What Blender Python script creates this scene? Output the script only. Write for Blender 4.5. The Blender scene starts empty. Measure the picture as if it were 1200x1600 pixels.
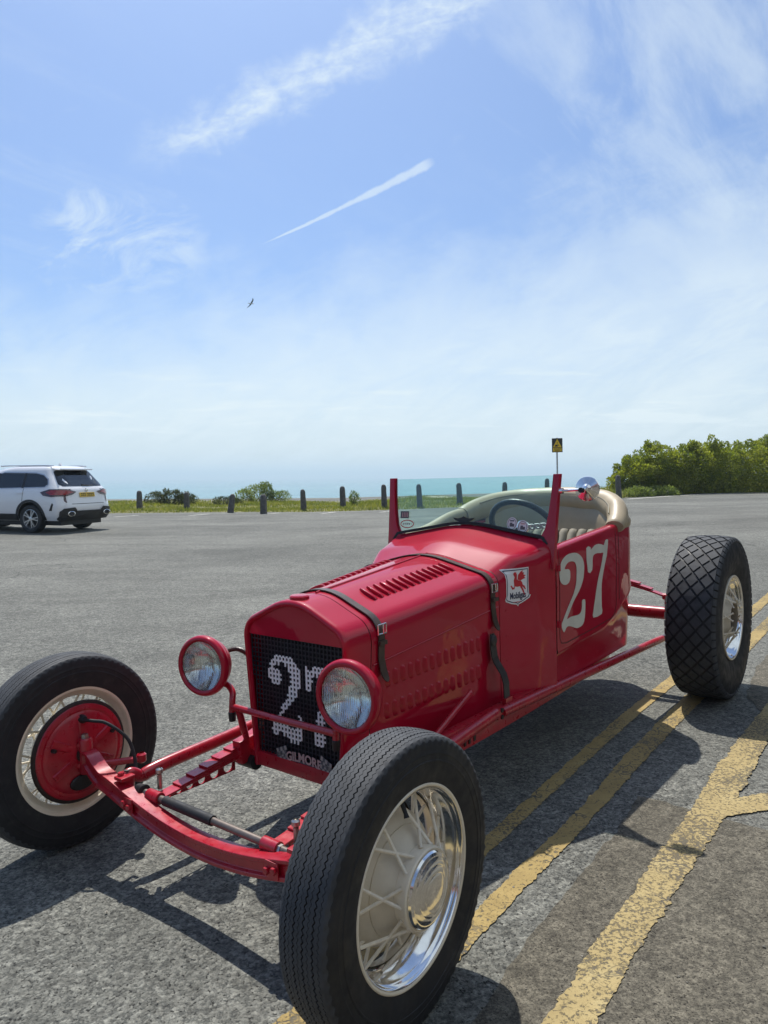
import bpy, bmesh, math, random
import numpy as np
from mathutils import Vector, Matrix, noise
from mathutils.bvhtree import BVHTree
PI = math.pi
random.seed(7); rng = np.random.default_rng(7)
S = bpy.context.scene
COL = S.collection

# ------------------------------------------------------------------ camera
CAM_H = 1.27
FPX = 1133.4
PITCH = math.atan((800-744)/FPX)
ROLL = 0.006
cam = bpy.data.cameras.new('camera'); camo = bpy.data.objects.new('camera', cam); COL.objects.link(camo)
cam.sensor_fit = 'VERTICAL'; cam.sensor_height = 36; cam.sensor_width = 27; cam.lens = 36*FPX/1600
cam.clip_start = .05; cam.clip_end = 60000
camo.matrix_world = Matrix.Translation((0, 0, CAM_H)) @ Matrix.Rotation(PI/2-PITCH, 4, 'X') @ Matrix.Rotation(-ROLL, 4, 'Z')
S.camera = camo

# ------------------------------------------------------------------ sun and sky
SUN = Vector((-.173, .686, 1.26)).normalized()
SUN_EL = math.asin(SUN.z); SUN_AZ = math.atan2(SUN.x, SUN.y)
SUN_STRENGTH = 5.0; SKY_STRENGTH = .097; EXPOSURE = 0.12
sl = bpy.data.lights.new('sun', 'SUN'); sl.energy = SUN_STRENGTH; sl.angle = math.radians(.55); sl.color = (1, .955, .88)
so = bpy.data.objects.new('sun', sl); COL.objects.link(so); so.location = (0, 0, 60)
so.rotation_euler = SUN.to_track_quat('Z', 'Y').to_euler()
W = bpy.data.worlds.new('World'); S.world = W; W.use_nodes = True
S.view_settings.view_transform = 'Standard'; S.view_settings.look = 'None'
S.view_settings.exposure = EXPOSURE; S.view_settings.gamma = 1; S.view_settings.use_curve_mapping = False

class NT:
    """small helper to chain shader nodes"""
    def __init__(s, nt): s.nt = nt
    def n(s, t, **k):
        o = s.nt.nodes.new(t)
        for a, b in k.items(): setattr(o, a, b)
        return o
    def put(s, sock, v):
        if isinstance(v, bpy.types.NodeSocket): s.nt.links.new(v, sock)
        elif v is not None: sock.default_value = v
    def m(s, op, a, b=None, c=None, clamp=False):
        o = s.n('ShaderNodeMath', operation=op, use_clamp=clamp)
        for i, v in enumerate((a, b, c)): s.put(o.inputs[i], v)
        return o.outputs[0]
    def step(s, x, lo, hi, a=0., b=1., kind='SMOOTHSTEP'):
        o = s.n('ShaderNodeMapRange', interpolation_type=kind)
        for i, v in enumerate((x, lo, hi, a, b)): s.put(o.inputs[i], v)
        return o.outputs[0]
    def mix(s, f, a, b, typ='MIX'):
        o = s.n('ShaderNodeMix', data_type='RGBA', blend_type=typ)
        s.put(o.inputs[0], f); s.put(o.inputs[6], a); s.put(o.inputs[7], b)
        return o.outputs[2]
    def noise(s, vec, scale, detail=4, rough=.55, dist=0.):
        o = s.n('ShaderNodeTexNoise')
        s.put(o.inputs['Vector'], vec); s.put(o.inputs['Scale'], scale); s.put(o.inputs['Detail'], detail)
        s.put(o.inputs['Roughness'], rough); s.put(o.inputs['Distortion'], dist)
        return o.outputs[0]
    def vec(s, x, y, z=0.):
        o = s.n('ShaderNodeCombineXYZ'); s.put(o.inputs[0], x); s.put(o.inputs[1], y); s.put(o.inputs[2], z); return o.outputs[0]
    def ramp(s, f, stops):
        o = s.n('ShaderNodeValToRGB'); s.put(o.inputs[0], f)
        while len(o.color_ramp.elements) < len(stops): o.color_ramp.elements.new(.5)
        for e, (p, c) in zip(o.color_ramp.elements, stops): e.position = p; e.color = (*c, 1)
        return o.outputs[0]
    def bump(s, h, strength=.5, dist=.01, normal=None):
        o = s.n('ShaderNodeBump'); s.put(o.inputs['Height'], h); o.inputs['Strength'].default_value = strength
        o.inputs['Distance'].default_value = dist
        if normal is not None: s.put(o.inputs['Normal'], normal)
        return o.outputs[0]

def build_world():
    nt = W.node_tree; nt.nodes.clear(); N = NT(nt)
    sky = N.n('ShaderNodeTexSky', sky_type='NISHITA', sun_disc=False)
    sky.sun_elevation = SUN_EL; sky.sun_rotation = SUN_AZ; sky.altitude = 20
    sky.air_density = 1.0; sky.dust_density = 1.6; sky.ozone_density = 2.2
    tc = N.n('ShaderNodeTexCoord').outputs['Generated']
    sep = N.n('ShaderNodeSeparateXYZ'); N.put(sep.inputs[0], tc)
    x, y, z = sep.outputs
    # high cloud layer: direction projected on a plane above
    zz = N.m('ADD', N.m('MAXIMUM', z, 0.), .10)
    px = N.m('DIVIDE', x, zz); py = N.m('DIVIDE', y, zz)
    # streak-aligned coordinates of the cirrus
    ca, sa = math.cos(.95), math.sin(.95)
    qa = N.m('ADD', N.m('MULTIPLY', px, ca), N.m('MULTIPLY', py, sa))
    qb = N.m('SUBTRACT', N.m('MULTIPLY', py, ca), N.m('MULTIPLY', px, sa))
    fib = N.noise(N.vec(N.m('MULTIPLY', qa, .8), N.m('MULTIPLY', qb, 2.6)), 1.9, 9, .66, .35)
    big = N.noise(N.vec(px, py, 3.1), .62, 4, .5, .3)
    cir = N.m('MULTIPLY', N.step(fib, .42, .82), N.step(big, .44, .66))
    # tangent-plane coordinates (bearing, slope) for the two vapour trails and the low wisps
    yy = N.m('MAXIMUM', y, .05)
    gx = N.m('DIVIDE', x, yy); gz = N.m('DIVIDE', z, yy)
    front = N.step(y, .05, .2)
    fine = N.noise(N.vec(gx, gz), 26, 7, .62, .5)
    mid = N.noise(N.vec(gx, gz), 9, 6, .6, .4)
    def trail(ax, ay, bx, by, w0, w1, soft, bow=0.):
        L = math.hypot(bx-ax, by-ay); cx, sx = (bx-ax)/L, (by-ay)/L
        dx = N.m('SUBTRACT', gx, ax); dy = N.m('SUBTRACT', gz, ay)
        t = N.m('DIVIDE', N.m('ADD', N.m('MULTIPLY', dx, cx), N.m('MULTIPLY', dy, sx)), L)
        d = N.m('SUBTRACT', N.m('MULTIPLY', dy, cx), N.m('MULTIPLY', dx, sx))
        d = N.m('ADD', d, N.m('MULTIPLY', N.m('SUBTRACT', mid, .5), w1*.9))
        d = N.m('ADD', d, N.m('MULTIPLY', N.m('MULTIPLY', t, N.m('SUBTRACT', 1., t)), bow))
        w = N.m('MAXIMUM', N.m('ADD', w0, N.m('MULTIPLY', t, w1-w0)), .0004)
        e = N.m('DIVIDE', N.m('ABSOLUTE', d), w)
        e = N.m('ADD', e, N.m('MULTIPLY', N.m('SUBTRACT', fine, .5), 1.5))
        prof = N.step(e, 1.0, soft, 0., 1.)
        ends = N.m('MULTIPLY', N.step(t, -.10, .12), N.step(t, 1.05, .95, 0., 1.))
        return N.m('MULTIPLY', N.m('MULTIPLY', prof, ends), front)
    A = trail(-.300, .440, .28, .735, .040, .070, -.3, .03)
    B = trail(-.156, .318, .066, .422, .0012, .0095, .25, .008)
    A = N.m('MULTIPLY', A, N.step(N.noise(N.vec(N.m('ADD', N.m('MULTIPLY', gx, .9), N.m('MULTIPLY', gz, .5)), N.m('SUBTRACT', N.m('MULTIPLY', gz, 2.2), N.m('MULTIPLY', gx, .6))), 30, 8, .65, .3), .28, .66, .30, 1.))
    # patchy wisps
    w2 = N.noise(N.vec(N.m('MULTIPLY', gx, 1.), N.m('MULTIPLY', gz, 1.7)), 7.5, 9, .63, .9)
    wm = N.noise(N.vec(gx, gz, 5.2), 2.3, 3, .5)
    wis = N.m('MULTIPLY', N.m('MULTIPLY', N.step(w2, .50, .76), N.step(wm, .47, .62)), front)
    # one soft puff left and the broad cirrus sheet right
    def blob(cx, cy, rx, ry):
        a = N.m('DIVIDE', N.m('SUBTRACT', gx, cx), rx); b = N.m('DIVIDE', N.m('SUBTRACT', gz, cy), ry)
        return N.step(N.m('ADD', N.m('MULTIPLY', a, a), N.m('MULTIPLY', b, b)), 1., 0., 0., 1.)
    puff = N.m('MULTIPLY', N.m('MULTIPLY', blob(-.36, .315, .15, .11), N.step(w2, .38, .68)), front)
    sheet = N.m('MULTIPLY', N.m('MULTIPLY', blob(.46, .58, .46, .36), N.step(fib, .30, .70)), front)
    # veil thickening towards the horizon with a ragged upper edge
    el = N.m('ADD', N.m('SUBTRACT', z, N.m('MULTIPLY', gx, .16)), N.m('MULTIPLY', N.m('SUBTRACT', mid, .5), .16))
    rag = N.noise(N.vec(N.m('MULTIPLY', gx, 1.3), N.m('ADD', N.m('MULTIPLY', gz, 3.4), N.m('MULTIPLY', gx, -1.1))), 5.5, 9, .66, .5)
    el = N.m('ADD', el, N.m('MULTIPLY', N.m('SUBTRACT', rag, .5), .22))
    veil = N.m('MULTIPLY', N.step(el, .34, .13), N.step(rag, .30, .72, .50, .78))
    low = N.noise(N.vec(N.m('MULTIPLY', gx, 1.6), N.m('MULTIPLY', gz, 17.)), 2.4, 7, .6, .4)
    lows = N.m('MULTIPLY', N.m('MULTIPLY', N.step(low, .52, .70), N.m('MULTIPLY', N.step(gz, .04, .075), N.step(gz, .17, .12))), front)
    veil2 = N.m('ADD', N.m('MULTIPLY', N.step(z, .20, .0), .20), N.m('MULTIPLY', lows, .30))
    d = N.m('ADD', N.m('ADD', N.m('MULTIPLY', cir, .22), .06), N.m('MULTIPLY', A, .74))
    d = N.m('MAXIMUM', d, N.m('MULTIPLY', B, .54))
    d = N.m('MAXIMUM', d, N.m('MULTIPLY', puff, .72))
    d = N.m('MAXIMUM', d, N.m('MULTIPLY', sheet, .48))
    d = N.m('MAXIMUM', d, N.m('MULTIPLY', wis, .22))
    d = N.m('ADD', N.m('MULTIPLY', d, N.m('SUBTRACT', 1., veil)), N.m('ADD', veil, veil2), clamp=True)
    tint = N.mix(1., sky.outputs[0], (.77, .985, 1.27, 1), 'MULTIPLY')
    colr = N.mix(d, tint, (7.9, 8.9, 9.3, 1))
    bg = N.n('ShaderNodeBackground'); N.put(bg.inputs[0], colr); bg.inputs[1].default_value = SKY_STRENGTH
    out = N.n('ShaderNodeOutputWorld'); nt.links.new(bg.outputs[0], out.inputs[0])
build_world()

# ------------------------------------------------------------------ materials
MATS = {}
def mat(name, base=(.5, .5, .5), rough=.5, metal=0., spec=.5, coat=0., fn=None, **k):
    m = bpy.data.materials.new(name); m.use_nodes = True; nt = m.node_tree
    b = nt.nodes['Principled BSDF']
    b.inputs['Base Color'].default_value = (*base, 1); b.inputs['Roughness'].default_value = rough
    b.inputs['Metallic'].default_value = metal; b.inputs['Specular IOR Level'].default_value = spec
    b.inputs['Coat Weight'].default_value = coat; b.inputs['Coat Roughness'].default_value = k.pop('coat_rough', .03)
    for a, v in k.items(): b.inputs[a.replace('_', ' ')].default_value = v
    if fn: fn(NT(nt), b)
    MATS[name] = m
    return m
def obj_coord(N): return N.n('ShaderNodeTexCoord').outputs['Object']

def vary(base, amt=.15, scale=6., bump=0., bscale=80., bdist=.002, rvar=0.):
    def fn(N, b):
        c = obj_coord(N)
        n1 = N.noise(c, scale, 6, .6)
        lo = tuple(v*(1-amt) for v in base); hi = tuple(min(1, v*(1+amt)) for v in base)
        N.put(b.inputs['Base Color'], N.ramp(n1, [(.3, lo), (.7, hi)]))
        if rvar:
            r0 = b.inputs['Roughness'].default_value
            N.put(b.inputs['Roughness'], N.step(N.noise(c, scale*2.3, 5, .6), .3, .7, max(.02, r0-rvar), r0+rvar))
        if bump: N.put(b.inputs['Normal'], N.bump(N.noise(c, bscale, 5, .6), bump, bdist))
    return fn

def asphalt_fn(lo, hi, gap, cell, bumpd, stain=.5):
    mid = tuple((a*1.1+c)/2.1 for a, c in zip(lo, hi))
    def fn(N, b):
        geo = N.n('ShaderNodeNewGeometry').outputs['Position']
        nz0 = N.n('ShaderNodeTexNoise'); N.put(nz0.inputs['Vector'], geo); nz0.inputs['Scale'].default_value = cell*.8; nz0.inputs['Detail'].default_value = 3
        wb = N.n('ShaderNodeVectorMath', operation='MULTIPLY_ADD'); N.put(wb.inputs[0], nz0.outputs['Color']); wb.inputs[1].default_value = (1.1/cell,)*3; N.put(wb.inputs[2], geo)
        v = N.n('ShaderNodeTexVoronoi', feature='F1'); N.put(v.inputs['Vector'], wb.outputs[0]); v.inputs['Scale'].default_value = cell
        v2 = N.n('ShaderNodeTexVoronoi', feature='F1'); N.put(v2.inputs['Vector'], wb.outputs[0]); v2.inputs['Scale'].default_value = cell*2.3
        sp = N.n('ShaderNodeSeparateColor'); N.put(sp.inputs[0], v.outputs['Color'])
        sp2 = N.n('ShaderNodeSeparateColor'); N.put(sp2.inputs[0], v2.outputs['Color'])
        pick = N.m('ADD', N.m('MULTIPLY', sp.outputs[0], .62), N.m('MULTIPLY', sp2.outputs[0], .38))
        stone = N.ramp(pick, [(.08, lo), (.45, mid), (.92, hi)])
        n2 = N.noise(geo, cell*.9, 4, .7)
        pits = N.step(N.m('ADD', n2, N.m('MULTIPLY', v.outputs['Distance'], .22)), .715, .81, 0., .95)
        col = N.mix(pits, stone, (*gap, 1))
        big = N.noise(geo, .55, 6, .62, .4)
        big2 = N.noise(geo, 2.6, 6, .65, .3)
        sepp = N.n('ShaderNodeSeparateXYZ'); N.put(sepp.inputs[0], geo)
        streak = N.noise(N.vec(N.m('MULTIPLY', sepp.outputs[0], .10), N.m('MULTIPLY', sepp.outputs[1], .45)), 1., 6, .65, .6)
        f = N.m('MULTIPLY', N.step(big, .3, .7, .84, 1.14), N.step(big2, .3, .7, .92, 1.07))
        f = N.m('MULTIPLY', f, N.step(streak, .34, .66, 1.-.30*stain, 1.+.20*stain))
        scuff = N.noise(N.vec(N.m('MULTIPLY', sepp.outputs[0], .35), N.m('MULTIPLY', sepp.outputs[1], 1.5)), 1.1, 7, .7, 1.2)
        f = N.m('MULTIPLY', f, N.step(scuff, .60, .74, 1., 1.-.42*stain))
        f = N.m('MULTIPLY', f, N.step(N.noise(geo, 17, 3, .7), .34, .66, .80, 1.18))
        f = N.m('MULTIPLY', f, N.step(N.noise(geo, 52, 2, .7), .32, .68, .70, 1.26))
        f = N.m('MULTIPLY', f, N.step(N.noise(geo, 6.5, 7, .75, .6), .64, .72, 1., .66))
        cr = N.n('ShaderNodeTexVoronoi', feature='DISTANCE_TO_EDGE'); cr.inputs['Scale'].default_value = .33
        wob = N.n('ShaderNodeVectorMath', operation='ADD'); N.put(wob.inputs[0], geo)
        nz = N.n('ShaderNodeTexNoise'); N.put(nz.inputs['Vector'], geo); nz.inputs['Scale'].default_value = 1.4; nz.inputs['Detail'].default_value = 6
        N.put(wob.inputs[1], nz.outputs['Color']); N.put(cr.inputs['Vector'], wob.outputs[0])
        crack = N.m('MULTIPLY', N.step(cr.outputs['Distance'], .004, .0015), N.step(N.noise(geo, .23, 3), .52, .60))
        f = N.m('MULTIPLY', f, N.m('SUBTRACT', 1., N.m('MULTIPLY', crack, .6)))
        fc = N.n('ShaderNodeCombineColor'); [N.put(fc.inputs[i], f) for i in range(3)]
        N.put(b.inputs['Base Color'], N.mix(1., col, fc.outputs[0], 'MULTIPLY'))
        h = N.m('ADD', N.m('MULTIPLY', N.m('SUBTRACT', 1., v.outputs['Distance']), .35), N.m('MULTIPLY', pits, -.9))
        h = N.m('ADD', h, N.m('ADD', N.m('MULTIPLY', sp.outputs[1], .35), N.m('MULTIPLY', n2, -.5)))
        N.put(b.inputs['Normal'], N.bump(h, .85, bumpd))
    return fn
mat('asphalt', rough=.86, spec=.35, fn=asphalt_fn((.060, .0625, .057), (.224, .222, .192), (.016, .016, .0145), 112, .006, .75))
mat('footway', rough=.88, spec=.3, fn=asphalt_fn((.060, .054, .042), (.166, .150, .114), (.018, .0165, .0135), 190, .003, .4))

def paint_fn(c0, c1, c2, under, worn):
    def fn(N, b):
        geo = N.n('ShaderNodeNewGeometry').outputs['Position']
        n1 = N.noise(geo, 9, 7, .65, .3); n2 = N.noise(geo, 85, 6, .75); n3 = N.noise(geo, 2.2, 4, .6)
        col = N.ramp(n1, [(.25, c0), (.55, c1), (.8, c2)])
        v = N.n('ShaderNodeTexVoronoi', feature='DISTANCE_TO_EDGE'); v.inputs['Scale'].default_value = 15
        wob = N.n('ShaderNodeVectorMath', operation='ADD'); N.put(wob.inputs[0], geo)
        nz = N.n('ShaderNodeTexNoise'); N.put(nz.inputs['Vector'], geo); nz.inputs['Scale'].default_value = 9; nz.inputs['Detail'].default_value = 6
        sc = N.n('ShaderNodeVectorMath', operation='SCALE'); N.put(sc.inputs[0], nz.outputs['Color']); sc.inputs['Scale'].default_value = .16
        N.put(wob.inputs[1], sc.outputs[0]); N.put(v.inputs['Vector'], wob.outputs[0])
        crack = N.m('MULTIPLY', N.step(v.outputs['Distance'], .05, .01), N.step(N.noise(geo, 3.1, 4), .47, .62))
        pit = N.step(N.m('ADD', n2, N.m('MULTIPLY', N.m('SUBTRACT', n3, .5), .5)), .66-.12*worn, .74-.12*worn)
        wear = N.m('MAXIMUM', crack, N.m('MULTIPLY', pit, .9))
        N.put(b.inputs['Base Color'], N.mix(wear, col, (*under, 1)))
        N.put(b.inputs['Normal'], N.bump(N.m('SUBTRACT', n2, N.m('MULTIPLY', wear, 1.2)), .6, .004))
    return fn
mat('yellow_paint', rough=.8, spec=.3, fn=paint_fn((.27, .195, .075), (.36, .262, .100), (.42, .325, .145), (.085, .082, .072), 1.0))
mat('pale_paint', rough=.8, spec=.3, fn=paint_fn((.31, .235, .105), (.39, .302, .140), (.46, .378, .195), (.095, .085, .066), 1.25))
mat('white_line', rough=.8, fn=vary((.47, .46, .41), .35, 4))

def red_fn(N, b):
    c = obj_coord(N)
    n = N.noise(c, 3.5, 5, .6)
    N.put(b.inputs['Base Color'], N.ramp(n, [(.3, (.335, .0026, .019)), (.7, (.39, .0036, .025))]))
    dust = N.noise(c, 46, 6, .7)
    geo = N.n('ShaderNodeNewGeometry'); sn = N.n('ShaderNodeSeparateXYZ'); N.put(sn.inputs[0], geo.outputs['Normal'])
    film = N.m('MULTIPLY', N.step(sn.outputs[2], .3, .9, 0., 1.), N.step(N.noise(c, 5.5, 6, .7), .35, .75, .05, .6))
    N.put(b.inputs['Coat Roughness'], N.m('ADD', N.step(dust, .35, .75, .006, .035), N.m('MULTIPLY', film, .035)))
    chip = N.step(N.noise(c, 75, 4, .75), .735, .75)
    base = N.mix(chip, N.ramp(n, [(.3, (.365, .0022, .020)), (.7, (.42, .0032, .027))]), (.10, .02, .02, 1))
    N.put(b.inputs['Base Color'], base)
    N.put(b.inputs['Coat Normal'], N.bump(N.noise(c, 5.5, 3, .5), .10, .02))
mat('red_paint', (.37, .004, .024), .42, spec=.08, coat=.8, fn=red_fn)
mat('red_metal', (.38, .006, .02), .33, spec=.5, coat=.5, coat_rough=.15, fn=vary((.38, .006, .02), .22, 16, .12, 60, .002, .08))
mat('chrome', (.88, .87, .85), .10, 1., fn=vary((.84, .83, .81), .10, 30, .04, 12, .004, .04))
mat('dull_steel', (.16, .13, .11), .45, .6, fn=vary((.17, .14, .12), .3, 20))
mat('steel', (.45, .44, .42), .35, 1., fn=vary((.45, .44, .42), .25, 30))
mat('cream', (.78, .70, .55), .40, coat=.3, fn=vary((.78, .70, .55), .12, 9, .06, 40, .002, .08))
mat('cream_dull', (.62, .56, .44), .5, fn=vary((.62, .555, .435), .16, 9, .06, 40, .002, .08))
def rubber_fn(N, b):
    c = obj_coord(N); n = N.noise(c, 10, 6, .6)
    dust = N.m('MULTIPLY', N.step(N.noise(c, 17, 7, .7), .52, .78), .35); sc = N.step(N.noise(c, 60, 4, .8), .73, .76)
    col = N.mix(dust, N.ramp(n, [(.3, (.016, .017, .019)), (.7, (.026, .027, .030))]), (.085, .078, .066, 1))
    N.put(b.inputs['Base Color'], N.mix(N.m('MULTIPLY', sc, .5), col, (.16, .15, .13, 1)))
    N.put(b.inputs['Roughness'], N.step(N.noise(c, 23, 5), .3, .7, .5, .75)); N.put(b.inputs['Normal'], N.bump(N.noise(c, 160, 5), .15, .001))
mat('rubber', (.022, .023, .026), .62, spec=.35, fn=rubber_fn)
mat('tread_rubber', (.05, .052, .056), .72, spec=.4, fn=vary((.050, .053, .058), .25, 25, .2, 300, .001))
mat('black_metal', (.018, .018, .02), .45, .3, fn=vary((.02, .02, .022), .3, 20))
mat('black_mesh', (.012, .014, .022), .42, fn=vary((.012, .014, .022), .3, 20))
mat('core', (.006, .007, .010), .8, fn=vary((.006, .007, .01), .3, 90))
mat('white_enamel', (.86, .86, .85), .45, fn=vary((.86, .86, .85), .04, 30))
mat('number_paint', (.60, .58, .50), .5, fn=vary((.62, .61, .53), .08, 14))
mat('dark_grease', (.02, .012, .010), .6, fn=vary((.025, .014, .012), .4, 30))
mat('brown_leather', (.055, .035, .026), .42, fn=vary((.06, .04, .03), .4, 22, .3, 240, .0015, .1))
mat('black_leather', (.028, .027, .028), .40, fn=vary((.03, .028, .03), .3, 25, .3, 220, .0015, .08))
mat('tan_leather', (.38, .31, .20), .48, fn=vary((.39, .315, .20), .14, 7, .22, 190, .0015, .06))
mat('tan_cloth', (.33, .29, .21), .75, fn=vary((.27, .24, .175), .1, 12, .2, 300, .001))
mat('decal_white', (.80, .80, .80), .35, fn=vary((.80, .80, .80), .03, 20))
mat('decal_blue', (.02, .025, .07), .35, fn=vary((.02, .025, .07), .1, 20))
mat('decal_red', (.55, .02, .03), .35, fn=vary((.55, .02, .03), .1, 20))
mat('badge_silver', (.36, .34, .32), .45, .2, fn=vary((.38, .35, .33), .2, 60))
mat('badge_red', (.50, .30, .28), .5, fn=vary((.52, .33, .31), .1, 60))
mat('badge_grey', (.10, .10, .11), .5, fn=vary((.10, .10, .11), .2, 60))
mat('concrete_dark', (.085, .08, .075), .9, fn=vary((.095, .09, .085), .45, 9, .6, 40, .01))
mat('suv_white', (.80, .81, .83), .3, coat=1., coat_rough=.04, fn=vary((.80, .81, .83), .02, 3))
mat('plastic_black', (.018, .018, .02), .55, fn=vary((.02, .02, .022), .2, 20))
mat('suv_glass', (.010, .013, .016), .04, spec=.8, fn=vary((.012, .015, .018), .3, 2))
mat('lamp_red', (.30, .008, .012), .12, coat=1., fn=vary((.30, .008, .012), .3, 12))
mat('lamp_dark', (.05, .004, .008), .1, coat=1., fn=vary((.05, .005, .008), .3, 12))
mat('alloy', (.55, .56, .58), .28, .9, fn=vary((.55, .56, .58), .1, 20))
mat('plate_yellow', (.70, .46, .03), .4, fn=vary((.70, .46, .03), .05, 20))
mat('sign_yellow', (.80, .52, .02), .45, fn=vary((.80, .52, .02), .05, 20))
mat('sign_black', (.02, .02, .02), .5, fn=vary((.02, .02, .02), .1, 20))
mat('galvanised', (.42, .43, .44), .45, .7, fn=vary((.42, .43, .44), .2, 25))
mat('bird_grey', (.10, .10, .11), .8, fn=vary((.10, .10, .11), .3, 20))
mat('bird_white', (.45, .45, .45), .8, fn=vary((.45, .45, .45), .1, 20))
mat('bark', (.07, .055, .04), .9, fn=vary((.07, .055, .04), .3, 20))
mat('sand', (.36, .31, .22), .95, fn=vary((.37, .32, .23), .25, 2))
mat('cliff', (.36, .33, .27), .95, fn=vary((.36, .33, .27), .3, .6, .6, 2, .3))
mat('soil_grass', (.07, .085, .025), .95, fn=vary((.15, .145, .045), .4, 1.3, .6, 9, .06))

def leaf_mat(name, c1, c2, c3, trans=.35):
    m = bpy.data.materials.new(name); m.use_nodes = True; nt = m.node_tree; nt.nodes.clear(); N = NT(nt)
    info = N.n('ShaderNodeNewGeometry')
    cl = N.noise(info.outputs['Position'], 1.1, 4, .6)
    key = N.m('ADD', N.m('MULTIPLY', info.outputs['Random Per Island'], .65), N.step(cl, .3, .7, -.12, .45))
    col = N.ramp(key, [(0., c1), (.5, c2), (.97, c3)])
    d = N.n('ShaderNodeBsdfPrincipled'); N.put(d.inputs['Base Color'], col); d.inputs['Roughness'].default_value = .5; d.inputs['Specular IOR Level'].default_value = .35
    t = N.n('ShaderNodeBsdfTranslucent'); N.put(t.inputs[0], N.mix(1., col, (1.3, 1.5, .6, 1), 'MULTIPLY'))
    mx = N.n('ShaderNodeMixShader'); mx.inputs[0].default_value = trans
    nt.links.new(d.outputs[0], mx.inputs[1]); nt.links.new(t.outputs[0], mx.inputs[2])
    o = N.n('ShaderNodeOutputMaterial'); nt.links.new(mx.outputs[0], o.inputs[0]); MATS[name] = m
leaf_mat('leaf_hedge', (.10, .125, .019), (.21, .228, .035), (.37, .345, .062), .47)
leaf_mat('leaf_dark', (.030, .035, .018), (.055, .065, .025), (.10, .10, .04))
leaf_mat('leaf_pale', (.08, .11, .045), (.16, .19, .07), (.27, .29, .12), .45)
leaf_mat('grass', (.11, .13, .03), (.20, .205, .048), (.34, .29, .09), .4)

def glass_mat(name, tint, gloss=1.):
    m = bpy.data.materials.new(name); m.use_nodes = True; nt = m.node_tree; nt.nodes.clear(); N = NT(nt)
    tr = N.n('ShaderNodeBsdfTransparent'); tr.inputs[0].default_value = (*tint, 1)
    gl = N.n('ShaderNodeBsdfGlossy'); gl.inputs['Roughness'].default_value = .02
    fr = N.n('ShaderNodeFresnel'); fr.inputs[0].default_value = 1.5
    smear = N.step(N.noise(obj_coord(N), 5, 6, .6, .5), .3, .8, .95, 1.15)
    mx = N.n('ShaderNodeMixShader'); N.put(mx.inputs[0], N.m('MULTIPLY', N.m('MULTIPLY', fr.outputs[0], gloss), smear, clamp=True))
    nt.links.new(tr.outputs[0], mx.inputs[1]); nt.links.new(gl.outputs[0], mx.inputs[2])
    o = N.n('ShaderNodeOutputMaterial'); nt.links.new(mx.outputs[0], o.inputs[0]); MATS[name] = m
glass_mat('screen_glass', (.84, .955, .93))
glass_mat('lens_glass', (.93, .95, .95), .7)

def sea_fn(N, b):
    geo = N.n('ShaderNodeNewGeometry').outputs['Position']
    s = N.n('ShaderNodeSeparateXYZ'); N.put(s.inputs[0], geo)
    v = N.vec(N.m('MULTIPLY', s.outputs[0], .35), s.outputs[1])
    n = N.noise(v, .006, 6, .6); n2 = N.noise(v, .05, 5, .6)
    col = N.ramp(n, [(.3, (.05, .17, .19)), (.55, (.08, .225, .235)), (.75, (.13, .28, .28))])
    cap = N.step(N.noise(v, .055, 8, .85), .585, .63)  # pale flecks: sun glitter painted into the water colour
    N.put(b.inputs['Base Color'], N.mix(N.m('MULTIPLY', cap, .8), col, (.75, .8, .8, 1)))
    N.put(b.inputs['Normal'], N.bump(N.m('ADD', n2, N.m('MULTIPLY', N.noise(v, .3, 4, .6), .35)), .5, 5.))
mat('sea_water', (.03, .17, .19), .22, spec=.5, fn=sea_fn)

# ------------------------------------------------------------------ mesh helpers
def link(o, parent=None):
    COL.objects.link(o)
    if parent is not None: o.parent = parent
    return o
def tag(o, label=None, cat=None, group=None, kind=None):
    for k, v in (('label', label), ('category', cat), ('group', group), ('kind', kind)):
        if v: o[k] = v
    return o
def empty(name, parent=None, loc=(0, 0, 0), rz=0.):
    o = bpy.data.objects.new(name, None); o.empty_display_size = .1; link(o, parent); o.location = loc; o.rotation_euler.z = rz
    return o
def mirror_x(p): return (-p[0], p[1], p[2])

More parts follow.
